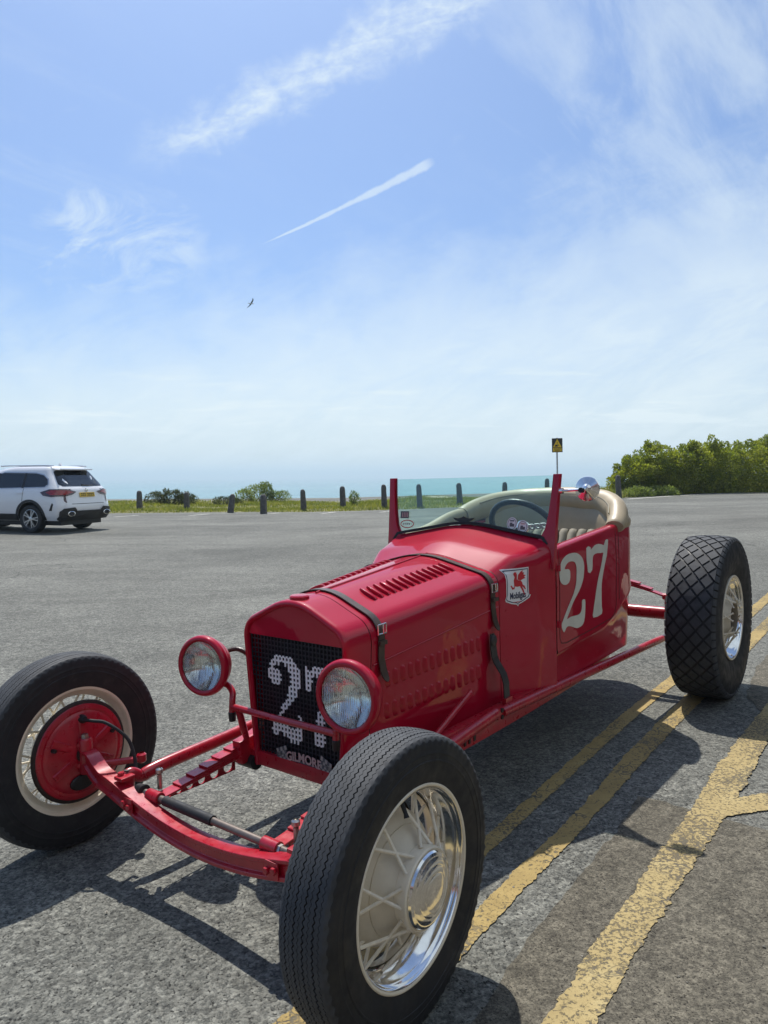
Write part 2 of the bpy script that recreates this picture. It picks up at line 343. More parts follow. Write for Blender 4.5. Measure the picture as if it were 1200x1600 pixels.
class MB:
    def __init__(s): s.v = []; s.f = []; s.m = []; s.mi = 0
    def add(s, vs, fs):
        o = len(s.v); s.v += [tuple(map(float, p)) for p in vs]
        for f in fs: s.f.append(tuple(i+o for i in f)); s.m.append(s.mi)
        return s
    def grid(s, rows, cu=False, cv=False, flip=False):
        n, m = len(rows), len(rows[0]); vs = [p for r in rows for p in r]; fs = []
        for i in range(n if cu else n-1):
            for j in range(m if cv else m-1):
                a, b, c, d = i*m+j, i*m+(j+1) % m, ((i+1) % n)*m+(j+1) % m, ((i+1) % n)*m+j
                fs.append((d, c, b, a) if flip else (a, b, c, d))
        return s.add(vs, fs)
    def box(s, c, d, R=None):
        vs = []
        for z in (-.5, .5):
            for x, y in ((-.5, -.5), (.5, -.5), (.5, .5), (-.5, .5)):
                p = Vector((x*d[0], y*d[1], z*d[2]))
                if R is not None: p = R @ p
                vs.append(p+Vector(c))
        return s.add(vs, [(3, 2, 1, 0), (4, 5, 6, 7), (0, 1, 5, 4), (1, 2, 6, 5), (2, 3, 7, 6), (3, 0, 4, 7)])
    def sweep(s, path, sec, cap=True, closed=False, up=(0, 0, 1), scales=None):
        """sweep a 2D section (list of (a,b)) along a path; a = side, b = up"""
        P = [Vector(p) for p in path]; n = len(P); rows = []
        for i, p in enumerate(P):
            t = (P[(i+1) % n]-P[i-1]) if closed else (P[min(i+1, n-1)]-P[max(i-1, 0)])
            t.normalize(); u = Vector(up)
            if abs(t.dot(u)) > .98: u = Vector((1, 0, 0))
            side = t.cross(u).normalized(); u2 = side.cross(t)
            k = scales[i] if scales else 1.
            ka, kb = k if isinstance(k, tuple) else (k, k)
            rows.append([p+side*a*ka+u2*b*kb for a, b in sec])
        s.grid(rows, cu=closed, cv=True)
        if cap and not closed:
            m = len(sec); o = len(s.v)-n*m
            s.f.append(tuple(o+j for j in reversed(range(m)))[::-1][::-1]); s.m.append(s.mi)
            s.f.append(tuple(o+(n-1)*m+j for j in range(m))); s.m.append(s.mi)
        return s
    def tube(s, path, r, n=10, closed=False):
        sec = [(math.cos(2*PI*k/n), math.sin(2*PI*k/n)) for k in range(n)]
        sc = list(r) if isinstance(r, (list, tuple)) else [r]*len(path)
        return s.sweep(path, sec, closed=closed, scales=sc)
    def lathe(s, prof, n=48, c=(0, 0, 0), R=None, closed=False):
        """prof = [(x, r)] turned about the X axis"""
        rows = []
        for k in range(n):
            a = 2*PI*k/n; row = []
            for x, r in prof:
                p = Vector((x, r*math.cos(a), r*math.sin(a)))
                if R is not None: p = R @ p
                row.append(p+Vector(c))
            rows.append(row)
        return s.grid(rows, cu=True, cv=closed)
    def prism(s, poly, f0, f1):
        """poly 2D, f0/f1 map 2D to 3D for both faces"""
        n = len(poly)
        return s.add([f0(*p) for p in poly]+[f1(*p) for p in poly], [tuple(range(n))[::-1], tuple(range(n, 2*n))]+[(i, (i+1) % n, n+(i+1) % n, n+i) for i in range(n)])
    def data(s, name, mats, smooth=True, angle=35, bevel=0., seg=2):
        me = bpy.data.meshes.new(name); me.from_pydata(s.v, [], s.f)
        bm = bmesh.new(); bm.from_mesh(me)
        for f, mi in zip(bm.faces, s.m): f.material_index = mi
        bmesh.ops.remove_doubles(bm, verts=bm.verts, dist=1e-6)
        bmesh.ops.recalc_face_normals(bm, faces=bm.faces)
        if bevel: 
            es = [e for e in bm.edges if len(e.link_faces) == 2 and e.calc_face_angle(0) > .6]
            bmesh.ops.bevel(bm, geom=es, offset=bevel, segments=seg, profile=.7, affect='EDGES', clamp_overlap=True)
        bm.to_mesh(me); bm.free()
        for m in (mats if isinstance(mats, (list, tuple)) else [mats]): me.materials.append(MATS[m])
        if smooth:
            me.polygons.foreach_set('use_smooth', [True]*len(me.polygons)); me.set_sharp_from_angle(angle=math.radians(angle))
        return me
    def build(s, name, mats, parent=None, **k):
        return link(bpy.data.objects.new(name, s.data(name, mats, **k)), parent)

def place(name, me, parent, M=None):
    o = link(bpy.data.objects.new(name, me), parent)
    if M is not None: o.matrix_local = M
    return o
def frame(loc, x, z):
    """matrix with local X along x, local Z near z"""
    x = Vector(x).normalized(); z = Vector(z); y = z.cross(x).normalized(); z = x.cross(y)
    M = Matrix((x, y, z)).transposed().to_4x4(); M.translation = loc
    return M
def catmull(P, n=6, closed=False):
    P = [Vector(p) for p in P]; out = []; L = len(P)
    for i in range(L if closed else L-1):
        g = lambda k: P[k % L] if closed else P[max(0, min(L-1, k))]
        a, b, c, d = g(i-1), g(i), g(i+1), g(i+2)
        for k in range(n):
            t = k/n
            out.append(.5*((2*b)+(c-a)*t+(2*a-5*b+4*c-d)*t*t+(3*b-a-3*c+d)*t**3))
    if not closed: out.append(P[-1])
    return out
def inside(pt, poly):
    x, y = pt; r = False; j = len(poly)-1
    for i in range(len(poly)):
        xi, yi = poly[i]; xj, yj = poly[j]
        if (yi > y) != (yj > y) and x < (xj-xi)*(y-yi)/(yj-yi)+xi: r = not r
        j = i
    return r
def decal(name, polys, to3, bvh, direction, m, parent, off=.0015, cut=.03, thick=.0012):
    """flat outlines laid on a curved panel: filled, subdivided, dropped onto the surface"""
    bm = bmesh.new()
    for poly in polys:
        b2 = bmesh.new(); vs = [b2.verts.new((p[0], p[1], 0)) for p in poly]
        es = [b2.edges.new((vs[i], vs[(i+1) % len(vs)])) for i in range(len(vs))]
        bmesh.ops.triangle_fill(b2, use_beauty=True, use_dissolve=False, edges=es)
        for _ in range(5):
            le = [e for e in b2.edges if e.calc_length() > cut]
            if not le: break
            bmesh.ops.subdivide_edges(b2, edges=le, cuts=1)
        bmesh.ops.triangulate(b2, faces=b2.faces)
        me = bpy.data.meshes.new('t'); b2.to_mesh(me); b2.free(); bm.from_mesh(me); bpy.data.meshes.remove(me)
    D = Vector(direction)
    for v in bm.verts:
        p = Vector(to3(v.co.x, v.co.y))
        if bvh is not None:
            h = bvh.ray_cast(p-D*1., D)
            if h[0] is None:
                h = bvh.find_nearest(p)
            nrm = h[1] if h[1].dot(D) < 0 else -h[1]
            p = h[0]+nrm*off
        v.co = p
    bmesh.ops.recalc_face_normals(bm, faces=bm.faces)
    if bm.faces and sum((f.normal.dot(D) for f in bm.faces)) > 0: bmesh.ops.reverse_faces(bm, faces=bm.faces)
    if thick:
        r = bmesh.ops.extrude_face_region(bm, geom=list(bm.faces))
        for g in r['geom']:
            if isinstance(g, bmesh.types.BMVert): g.co -= D*thick
        bmesh.ops.recalc_face_normals(bm, faces=bm.faces)
    me = bpy.data.meshes.new(name); bm.to_mesh(me); bm.free(); me.materials.append(MATS[m])
    return link(bpy.data.objects.new(name, me), parent)
def text_polys(txt, size, bold=0., xs=1., shear=0.):
    """outline triangles of a word as small polygons centred on the origin"""
    c = bpy.data.curves.new('t', 'FONT'); c.body = txt; c.size = size; c.align_x = 'CENTER'; c.align_y = 'CENTER'; c.offset = bold; c.shear = shear
    c.resolution_u = 3
    o = bpy.data.objects.new('t', c); COL.objects.link(o)
    dg = bpy.context.evaluated_depsgraph_get(); me = bpy.data.meshes.new_from_object(o.evaluated_get(dg))
    ps = [[(me.vertices[i].co.x*xs, me.vertices[i].co.y) for i in f.vertices] for f in me.polygons]
    bpy.data.objects.remove(o); bpy.data.curves.remove(c); bpy.data.meshes.remove(me)
    return [p for p in ps if len(p) >= 3]
def bvh_of(o): 
    bm = bmesh.new(); bm.from_mesh(o.data); t = BVHTree.FromBMesh(bm); bm.free(); return t

# ------------------------------------------------------------------ the ground
TILT = .024                                       # the road falls to the left
MT = Matrix.Translation((0, 0, CAM_H)) @ Matrix.Rotation(-TILT, 4, 'Y') @ Matrix.Translation((0, 0, -CAM_H))
Z0 = CAM_H-CAM_H/math.cos(TILT)
def gz(x):
    t = math.tan(TILT)
    if x > 15: x = 15
    if x > -3: return Z0+t*x
    return Z0-3*t

def land():
    mb = MB()
    xs = [-900, -300, -60, -15, -3, 15, 60, 300, 900]
    ys = [-900, -200, -40, 0, 20, 45.5]
    mb.grid([[(x, y, gz(x)) for x in xs] for y in ys])
    tag(mb.build('road', 'asphalt', smooth=False), kind='structure')
land()
VERGE = catmull([(-160, 30, 0), (-60, 27, 0), (-20, 25.8, 0), (-9.7, 27.4, 0), (-4.9, 27.6, 0), (0, 27.1, 0), (5, 28.2, 0), (9.8, 31.4, 0), (14, 34.6, 0), (21, 38.6, 0), (40, 43, 0), (60, 45, 0), (160, 47, 0)], 12)
def verge_front(x):
    for a, b in zip(VERGE, VERGE[1:]):
        if a.x <= x <= b.x: return a.y+(b.y-a.y)*(x-a.x)/max(1e-6, b.x-a.x)
    return VERGE[-1].y
def verge_z(x, y):
    t = max(0., min(1., (y-verge_front(x))/.8))
    s = t*t*(3-2*t)
    edge = max(0., min(1., (y-38.5)/6.))
    return gz(x)-.01+s*(.06+.16*noise.noise((x*.25, y*.35, 0))+.05*noise.noise((x*.9, y*.9, 3)))+s*max(0, min(.5, (x-8)*.06))-edge*.25
def verge():
    mb = MB(); xs = [-160, -90, -50]+[(-30+i*.8) for i in range(88)]+[55, 80, 120, 160]
    rows = []
    for x in xs:
        y0 = verge_front(x); y1 = max(y0+6, 37.5+1.2*noise.noise((x*.13, 0, 9)))
        r = []
        for k in range(15):
            t = k/14; y = y0+(y1-y0)*t**1.2
            jit = .18*noise.noise((x*1.3, 5., 2.)) if k == 0 else 0
            r.append((x, y+jit, verge_z(x, y)))
        r += [(x, y1+.5, verge_z(x, y1)-.5), (x, y1+2.5, -7.), (x, y1+5, -19.)]
        rows.append(r)
    o = mb.grid(rows).build('grass_verge', ['soil_grass'], smooth=True, angle=60)
    tag(o, kind='structure')
verge()
def grass():
    n = 90000; v = []; 
    xs = rng.uniform(-26, 34, n); u = rng.random(n)**1.1
    V = np.empty((n*3, 3)); k = 0
    for i in range(n):
        x = float(xs[i]); y0 = verge_front(x); y1 = max(y0+6, 37.5)
        y = y0+.05+(y1-y0)*float(u[i])
        if noise.noise((x*.5, y*.5, 7.)) < -.28 and random.random() < .8: y = y0+(y-y0)*.8
        z = verge_z(x, y)
        h = random.uniform(.05, .13)*(1+.9*max(0, noise.noise((x*.4, y*.4, 1.))))*(2.2 if x > 9 and random.random() < .3 else 1)
        a = random.uniform(0, PI); w = .012+.014*random.random(); lx = random.gauss(0, .4)*h; ly = random.gauss(0, .4)*h
        ca, sa = math.cos(a)*w, math.sin(a)*w
        V[3*i] = (x-ca, y-sa, z-.02); V[3*i+1] = (x+ca, y+sa, z-.02); V[3*i+2] = (x+lx, y+ly, z+h)
    me = bpy.data.meshes.new('grass'); me.vertices.add(3*n); me.vertices.foreach_set('co', V.ravel())
    me.loops.add(3*n); me.loops.foreach_set('vertex_index', np.arange(3*n, dtype=np.int32))
    me.polygons.add(n); me.polygons.foreach_set('loop_start', np.arange(0, 3*n, 3, dtype=np.int32)); me.update(calc_edges=True)
    me.materials.append(MATS['grass'])
    tag(link(bpy.data.objects.new('grass', me)), 'short sunlit grass on the verge behind the posts', 'grass', kind='stuff')
grass()
def cliff_path():
    mb = MB(); rows = []
    for i in range(40):
        x = -1+i*.5; rows.append([(x, 35.6+.1*x+.3*noise.noise((x*.4, 0, 0))+.9*t, verge_z(x, 35.6+.1*x+.9*t)+.05) for t in (0, .5, 1.)])
    tag(mb.grid(rows).build('cliff_path', 'sand'), kind='structure')
cliff_path()
def sea():
    mb = MB(); Z = -17.
    mb.add([(-9000, 30, Z), (9000, 30, Z), (9000, 9500, Z), (-9000, 9500, Z)], [(0, 1, 2, 3)])
    tag(mb.build('sea', 'sea_water', smooth=False), kind='structure')
sea()

def ribbon(name, L, R, m, dz, rough=.006, step=.009, seed=0, kind='structure', tilted=True):
    """painted band between two polylines with ragged edges, laid on the road"""
    def res(P):
        P = [Vector((p[0], p[1], 0)) for p in P]; d = [0]
        for a, b in zip(P, P[1:]): d.append(d[-1]+(b-a).length)
        n = max(2, int(d[-1]/step)); out = []
        for k in range(n+1):
            t = d[-1]*k/n; i = 0
            while i < len(d)-2 and d[i+1] < t: i += 1
            out.append(P[i].lerp(P[i+1], (t-d[i])/max(1e-9, d[i+1]-d[i])))
        return out
    A = res(L); n = len(A)
    B0 = res(R); B = [B0[min(len(B0)-1, round(i*(len(B0)-1)/(n-1)))] for i in range(n)]
    rows = []
    for i in range(n):
        d = (B[i]-A[i]).normalized()
        ja = rough*(noise.noise((A[i].x*14, A[i].y*14, seed))+1.1*noise.noise((A[i].x*70, A[i].y*70, seed)))
        jb = rough*(noise.noise((B[i].x*14, B[i].y*14, seed+3))+1.1*noise.noise((B[i].x*70, B[i].y*70, seed+3)))
        a, b = A[i]+d*ja, B[i]+d*jb
        row = [MT @ Vector((q.x, q.y, dz)) if tilted else Vector((q.x, q.y, gz(q.x)+dz)) for q in (a, a.lerp(b, .33), a.lerp(b, .67), b)]
        rows.append(row)
    return tag(MB().grid(rows).build(name, m, smooth=False), kind=kind)
def patch(name, poly, m, dz):
    bm = bmesh.new(); vs = [bm.verts.new(MT @ Vector((x, y, dz))) for x, y in poly]
    es = [bm.edges.new((vs[i], vs[(i+1) % len(vs)])) for i in range(len(vs))]
    bmesh.ops.triangle_fill(bm, use_beauty=True, edges=es); bmesh.ops.recalc_face_normals(bm, faces=bm.faces)
    for f in bm.faces:
        if f.normal.z < 0: f.normal_flip()
    me = bpy.data.meshes.new(name); bm.to_mesh(me); bm.free(); me.materials.append(MATS[m])
    return tag(link(bpy.data.objects.new(name, me)), kind='structure')
def ragged(P, amp=.016, step=.03, seed=0.):
    out = []
    for (a, b) in zip(P, P[1:]):
        a, b = Vector((*a, 0)), Vector((*b, 0)); n = max(1, int((b-a).length/step)); nrm = Vector((-(b-a).y, (b-a).x, 0)).normalized()
        for k in range(n):
            q = a.lerp(b, k/n); q = q+nrm*amp*(noise.noise((q.x*9, q.y*9, seed))+.6*noise.noise((q.x*50, q.y*50, seed))); out.append((q.x, q.y))
    return out
LD = Vector((math.sin(.62), math.cos(.62)))
patch('footway', ragged([(-.35, .75), (.171, 1.615), (.279, 1.794), (.394, 1.967), (.549, 2.176), (.774, 2.484), (.951, 2.758), (1.1, 2.619), (1.165, 2.554), (1.296, 2.452), (1.9, 1.95), (9, -3.), (9, -8), (-2, -8), (-.35, .75)]), 'footway', .003)
patch('footway', ragged([(1.905, 3.62), (1.94, 3.92), (2.32, 4.52), (2.8, 5.12), (3.6, 6.2), (5.8, 9.2), (9., 13.3), (14, 9), (7.6, 1.2), (1.905, 3.62)], seed=4), 'footway', .003)
def extrap(P, a, b):
    d0 = Vector(P[0])-Vector(P[1]); d1 = Vector(P[-1])-Vector(P[-2])
    d0.normalize(); d1.normalize()
    return [tuple(Vector(P[0])+d0*a)]+P+[tuple(Vector(P[-1])+d1*b)]
ribbon('road_marking', extrap([(-.10, 1.90), (.283, 2.425), (.545, 2.796), (.824, 3.181), (1.222, 3.733), (1.78, 4.453), (3.183, 6.35), (3.809, 7.19)], 1.4, 10),
       extrap([(-.05, 1.86), (.340, 2.400), (.600, 2.765), (.835, 3.085), (1.29, 3.705), (1.79, 4.345), (3.18, 6.19), (3.82, 7.06)], 1.4, 10), 'yellow_paint', .004, .0065, seed=1)
ribbon('road_marking', extrap([(-.06, 1.63), (.170, 1.960), (.319, 2.170), (.540, 2.455), (.714, 2.685), (.996, 3.106), (1.40, 3.66), (1.72, 4.08), (2.687, 5.362), (3.206, 6.052)], 1.2, 10),
       extrap([(-.005, 1.61), (.225, 1.925), (.380, 2.135), (.610, 2.43), (.80, 2.69), (1.07, 3.06), (1.45, 3.57), (1.77, 3.98), (2.70, 5.22), (3.22, 5.92)], 1.2, 10), 'yellow_paint', .004, .007, seed=2)
ribbon('road_marking', extrap([(.326, 1.61), (.397, 1.689), (.535, 1.899), (.699, 2.1), (.879, 2.347), (1.105, 2.632), (1.315, 2.936), (1.585, 3.275)], .9, 6),
       extrap([(.456, 1.604), (.545, 1.735), (.645, 1.867), (.778, 2.032), (.96, 2.264), (1.195, 2.563), (1.42, 2.852), (1.691, 3.226)], .9, 6), 'pale_paint', .0058, .010, seed=5)
ribbon('road_marking', [(1.215, 2.668), (1.317, 2.712), (1.45, 2.745), (1.9, 2.81), (3.2, 2.95)], [(1.19, 2.56), (1.237, 2.575), (1.364, 2.600), (1.9, 2.70), (3.2, 2.84)], 'pale_paint', .0056, .010, seed=8)
def grit():
    mb = MB(); q = random.Random(5)
    for k in range(520):
        y = 1.2+6.5*q.random()**1.6; x = q.uniform(-.62, .62)*y*1.0
        r = q.uniform(.0018, .0045)*(1.6 if q.random() < .06 else 1); c = MT @ Vector((x, y, .003+r*.5))
        vs = [c+Vector((q.uniform(.6, 1.1)*r*dx, q.uniform(.6, 1.1)*r*dy, q.uniform(.4, .8)*r*dz)) for dx, dy, dz in ((1, 0, 0), (-1, 0, 0), (0, 1, 0), (0, -1, 0), (0, 0, 1), (0, 0, -1))]
        mb.add(vs, [(0, 2, 4), (2, 1, 4), (1, 3, 4), (3, 0, 4), (2, 0, 5), (1, 2, 5), (3, 1, 5), (0, 3, 5)])
    o = mb.build('grit', 'grit_stone', smooth=False); tag(o, 'loose grit and tiny chippings scattered on the tarmac', 'grit', kind='stuff')
mat('grit_stone', (.3, .28, .24), .9, fn=vary((.26, .24, .20), .7, 30))
grit()
# white bay lines on the far side of the car park, end-on to the verge
for i, (x, y) in enumerate([(-9.3, 25.3), (-6.9, 25.9), (-4.4, 26.4), (-2.3, 26.2), (-.2, 26.0), (2.6, 26.2), (5.2, 27.2)]):
    ribbon('road_marking', [(x, y-.5), (x+.45, y+.55)], [(x+.13, y-.5), (x+.58, y+.55)], 'white_line', .004, .04, .1, 20+i, tilted=False)
ribbon('road_marking', [(10.2, 30.6), (13, 32.6), (20, 36.2), (30, 39)], [(10.3, 30.35), (13.1, 32.35), (20.1, 35.9), (30, 38.7)], 'white_line', .004, .03, .3, 31, tilted=False)

# ------------------------------------------------------------------ bollards, sign, bird
def bollard_mesh(seed, h, w):
    r = random.Random(seed); mb = MB(); rows = []
    for t, k in ((-.2, 1.06), (0, 1.05), (.35, 1.0), (.75, .93), (.86, .90), (.94, .76), (.985, .5), (1.0, .12)):
        row = []
        for i in range(16):
            a = 2*PI*i/16; c, s_ = math.cos(a), math.sin(a)
            q = (abs(c)**5+abs(s_)**5)**(-1/5)
            q *= 1+.05*r.uniform(-1, 1)
            row.append((c*q*w*.5*k, s_*q*w*.5*k, h*t))
        rows.append(row)
    mb.grid(rows, cv=True); mb.f.append(tuple(range(7*16, 8*16))); mb.m.append(0)
    return mb.data('bollard', 'concrete_dark', angle=50)
BOL = [(-9.91, 29.39, .80, 0, 'squat stone post beside the dark scrubby bush on the verge'),
       (-7.94, 29.18, .75, 0, 'squat stone post between the dark bush and the slanted post'),
       (-5.80, 27.36, .74, .13, 'stone post leaning sideways on the grass verge'),
       (-4.38, 26.37, .74, 0, 'stone post in front of the pale feathery shrub'),
       (-3.13, 28.27, .80, -.05, 'stone post between the pale feathery shrub and the tiny dry shrub'),
       (-1.62, 28.75, .88, -.04, 'stone post standing beside the tiny dry shrub'),
       (0.02, 28.23, .90, -.04, 'stone post just outside the windscreen glass of the red racer'),
       (1.38, 27.86, .92, -.05, 'stone post seen whole through the windscreen next to its right hand post'), (3.05, 29.05, .88, -.06, 'stone post seen whole through the middle of the windscreen glass'), (5.17, 31.0, .86, -.01, 'stone post with only its top above the tan cockpit roll, over the steering wheel'), (7.24, 32.2, .92, 0, 'stone post with only its top above the cockpit roll, by the warning sign'),
       (10.37, 32.0, 1.02, -.05, 'lichened stone post at the near end of the big hedge'),
       (13.86, 36.6, 1.08, -.02, 'stone post half sunk in front of the big hedge')]
for i, (x, y, h, lean, lab) in enumerate(BOL):
    o = place('bollard', bollard_mesh(i, h, .215), None)
    o.location = (x, y, verge_z(x, y)-.02); o.rotation_euler = (random.uniform(-.03, .03), lean, random.uniform(-.3, .3))
    tag(o, lab or 'dark stone post seen through or above the red racer windscreen', 'bollard', 'stone posts along the verge')

def warning_sign():
    x, y = 7.48, 31.2; z = verge_z(x, y)
    r = empty('warning_sign', None, (x, y, z), .05); r.rotation_euler = (0, -.022, .05)
    tag(r, 'yellow cliff edge warning sign on a slim grey pole', 'sign')
    MB().tube([(0, 0, -.2), (0, 0, 2.62)], .035, 12).build('post', 'galvanised', r)
    b = MB().box((0, -.045, 2.30), (.46, .012, .60)).build('board', 'sign_black', r, bevel=.004)
    MB().box((0, -.036, 2.30), (.40, .006, .04)).box((0, -.036, 2.1), (.40, .006, .04)).build('bracket', 'galvanised', r)
    f = lambda dy: (lambda a, c: (a, dy, c))
    MB().prism([(-.19, 2.22), (.19, 2.22), (0, 2.57)], f(-.0525), f(-.0555)).build('triangle', 'sign_yellow', b)
    mb = MB()
    mb.prism([(-.12, 2.245), (.02, 2.245), (.02, 2.30), (-.03, 2.33), (-.075, 2.33)], f(-.0565), f(-.0595))
    mb.prism([(.0, 2.36), (.03, 2.34), (.075, 2.30), (.085, 2.27), (.06, 2.28), (.02, 2.33), (-.01, 2.345)], f(-.0565), f(-.0595))
    mb.prism([(-.025, 2.40), (.0, 2.375), (.022, 2.395), (.01, 2.42), (-.01, 2.425)], f(-.0565), f(-.0595))
    mb.build('pictogram', 'sign_black', b)
    MB().prism([(-.19, 2.04), (.19, 2.04), (.19, 2.19), (-.19, 2.19)], f(-.0525), f(-.0555)).build('text_panel', 'sign_yellow', b)
    for k, (w, zz) in enumerate(((.28, 2.145), (.22, 2.085))):
        m = MB(); xx = -w/2
        while xx < w/2:
            ww = random.uniform(.02, .035); m.prism([(xx, zz-.018), (xx+ww, zz-.018), (xx+ww, zz+.018), (xx, zz+.018)], f(-.0565), f(-.0585)); xx += ww+.012
        m.build('lettering', 'sign_black', b)
warning_sign()

def bird():
    d = 62.; c = Vector(((397-600)/FPX*d, d, CAM_H+(744-477)/FPX*d))
    r = empty('gull', None, c); r.rotation_euler = (0, .5, 2.2)
    tag(r, 'small dark gull gliding alone over the sea', 'bird')
    P = [(0, -.26, 0), (0, -.2, .01), (0, -.12, .012), (0, 0, 0), (0, .12, -.005), (0, .22, 0), (0, .30, .002)]
    MB().tube(P, [.006, .03, .038, .055, .045, .025, .03], 10).build('body', 'bird_white', r)
    for s in (-1, 1):
        rows = []
        for t, y, ch, z in ((0, 0, .15, .02), (.15, -.03, .14, .07), (.32, -.05, .12, .10), (.5, .02, .09, .08), (.62, .10, .03, .05)):
            rows.append([(s*t, y-ch/2, z), (s*t, y, z+.012), (s*t, y+ch/2, z), (s*t, y, z-.004)])
        MB().grid(rows, cv=True).build('wing', 'bird_grey', r)
bird()

# ------------------------------------------------------------------ shrubs
def leaves_mesh(name, lobes, n, size, m, seed, up=.3, thin=1., twig=0):
    r = np.random.default_rng(seed); vol = np.array([l[3]*l[4]+l[4]*l[5]+l[3]*l[5] for l in lobes]); pick = r.choice(len(lobes), n, p=vol/vol.sum())
    L = np.array(lobes)[pick]
    d = r.normal(size=(n, 3)); d /= np.linalg.norm(d, axis=1)[:, None]
    rad = 1-.42*r.random(n)**2
    c = L[:, :3]+d*L[:, 3:]*rad[:, None]
    bump = np.array([noise.noise(Vector(p)*1.5) for p in c]); bump2 = np.array([noise.noise(Vector(p)*4.2+Vector((9, 0, 0))) for p in c])
    c += d*(bump*.34+bump2*.16)[:, None]*np.minimum(L[:, 3:], 1.)
    keep = (c[:, 2] > -.05) & (bump2 > -.62+.5*r.random(n)-.25)
    c = c[keep]; d = d[keep]; n = len(c)
    a = d+r.normal(size=(n, 3))*.8+np.array([0, 0, up]); a /= np.linalg.norm(a, axis=1)[:, None]
    b = np.cross(a, r.normal(size=(n, 3))); b /= np.linalg.norm(b, axis=1)[:, None]
    sz = size*(.5+r.random(n))[:, None]
    V = np.empty((n, 4, 3)); V[:, 0] = c; V[:, 1] = c+a*sz*.5+b*sz*.3*thin; V[:, 2] = c+a*sz; V[:, 3] = c+a*sz*.5-b*sz*.3*thin
    me = bpy.data.meshes.new(name); me.vertices.add(4*n); me.vertices.foreach_set('co', V.ravel())
    me.loops.add(4*n); me.loops.foreach_set('vertex_index', np.arange(4*n, dtype=np.int32))
    me.polygons.add(n); me.polygons.foreach_set('loop_start', np.arange(0, 4*n, 4, dtype=np.int32)); me.update(calc_edges=True)
    me.materials.append(MATS[m]); return me
def shrub(label, x, y, lobes, n, size, m, seed, z=None, group=None, thin=1., up=.3, cat='shrub'):
    r = empty('shrub', None, (x, y, verge_z(x, y) if z is None else z)); tag(r, label, cat, group)
    q0 = random.Random(seed+99); tops = []
    for l in lobes:
        for k in range(7):
            a = q0.uniform(0, 2*PI); rr = q0.uniform(.2, .95); kk = math.sqrt(max(0, 1-rr*rr))
            f_ = q0.uniform(.07, .17); tops.append((l[0]+l[3]*rr*math.cos(a), l[1]+l[4]*rr*math.sin(a), l[2]+l[5]*(kk+q0.uniform(-.02, .10)), l[3]*f_, l[4]*f_, l[5]*f_*q0.uniform(.8, 2.)))
    place('foliage', leaves_mesh('foliage', lobes+tops, n, size, m, seed, up, thin), r)
    mb = MB(); q = random.Random(seed)
    for l in lobes:
        for k in range(3):
            e = Vector((l[0]+q.uniform(-.6, .6)*l[3], l[1]+q.uniform(-.5, .5)*l[4], l[2]+q.uniform(.2, .8)*l[5])); s = Vector((l[0]*.5, l[1]*.5, -.1))
            mb.tube([s, s.lerp(e, .5)+Vector((q.uniform(-.1, .1), q.uniform(-.1, .1), .05)), e], [.035, .025, .008], 5)
    mb.build('stems', 'bark', r)['kind'] = 'stuff'
HG = 'shrubs of the big hedge'
shrub('low front shoulder of the big hedge tapering towards the sea', 11.9, 34.2, [(0, 0, .6, 1.0, 1.0, .85), (.9, .3, .9, 1.1, 1.0, 1.1), (-.6, -.2, .35, .7, .6, .6)], 26000, .085, 'leaf_hedge', 11, group=HG)
shrub('tallest dome of the big hedge, yellow green on top', 14.6, 35.0, [(0, 0, .9, 1.6, 1.3, 1.35), (1.2, .2, 1.0, 1.3, 1.2, 1.4), (-1.0, -.3, .7, 1.1, 1., 1.05)], 42000, .088, 'leaf_hedge', 12, group=HG)
shrub('broad bushy middle of the big hedge beside the road', 18.0, 36.2, [(0, 0, 1.0, 1.8, 1.3, 1.45), (1.6, .2, 1.0, 1.5, 1.3, 1.55), (-1.4, -.2, .9, 1.3, 1.1, 1.3)], 42000, .09, 'leaf_hedge', 13, group=HG)
shrub('end of the big hedge running on beside the road', 22.5, 38.2, [(0, 0, 1.2, 2., 1.4, 1.8), (1.9, .4, 1.2, 1.8, 1.4, 1.8), (-1.9, -.3, 1.1, 1.5, 1.2, 1.6), (4.5, .8, 1.2, 2, 1.5, 1.7)], 32000, .10, 'leaf_hedge', 14, group=HG)
shrub('dark scrubby bush between the first posts on the verge', -9.7, 33.2, [(0, 0, .24, .75, .5, .38), (.6, .1, .2, .55, .5, .32), (-.7, 0, .2, .5, .4, .34)], 7000, .075, 'leaf_dark', 21, thin=.6)
shrub('pale feathery shrub sticking up against the sea', -6.2, 36.5, [(0, 0, .35, .80, .5, .52), (.9, 0, .22, .55, .4, .36), (-.8, 0, .22, .5, .4, .36), (.2, 0, .62, .35, .3, .36)], 5200, .10, 'leaf_pale', 22, thin=.5, up=.9)
shrub('tiny dry shrub on the verge between two posts', -1.25, 30.8, [(0, 0, .22, .22, .2, .32)], 500, .09, 'leaf_pale', 23, thin=.5, up=1.)
shrub('weedy tuft on the verge behind the slanted post', -7.4, 33.5, [(0, 0, .15, .6, .3, .25), (.6, 0, .1, .3, .3, .2)], 1500, .09, 'leaf_dark', 24, thin=.5, up=.8)
shrub('grassy clump at the foot of the hedge posts', 11.4, 32.4, [(0, 0, .1, .7, .35, .30), (1.2, .5, .1, .8, .35, .28)], 3500, .13, 'leaf_pale', 25, thin=.35, up=1.2)

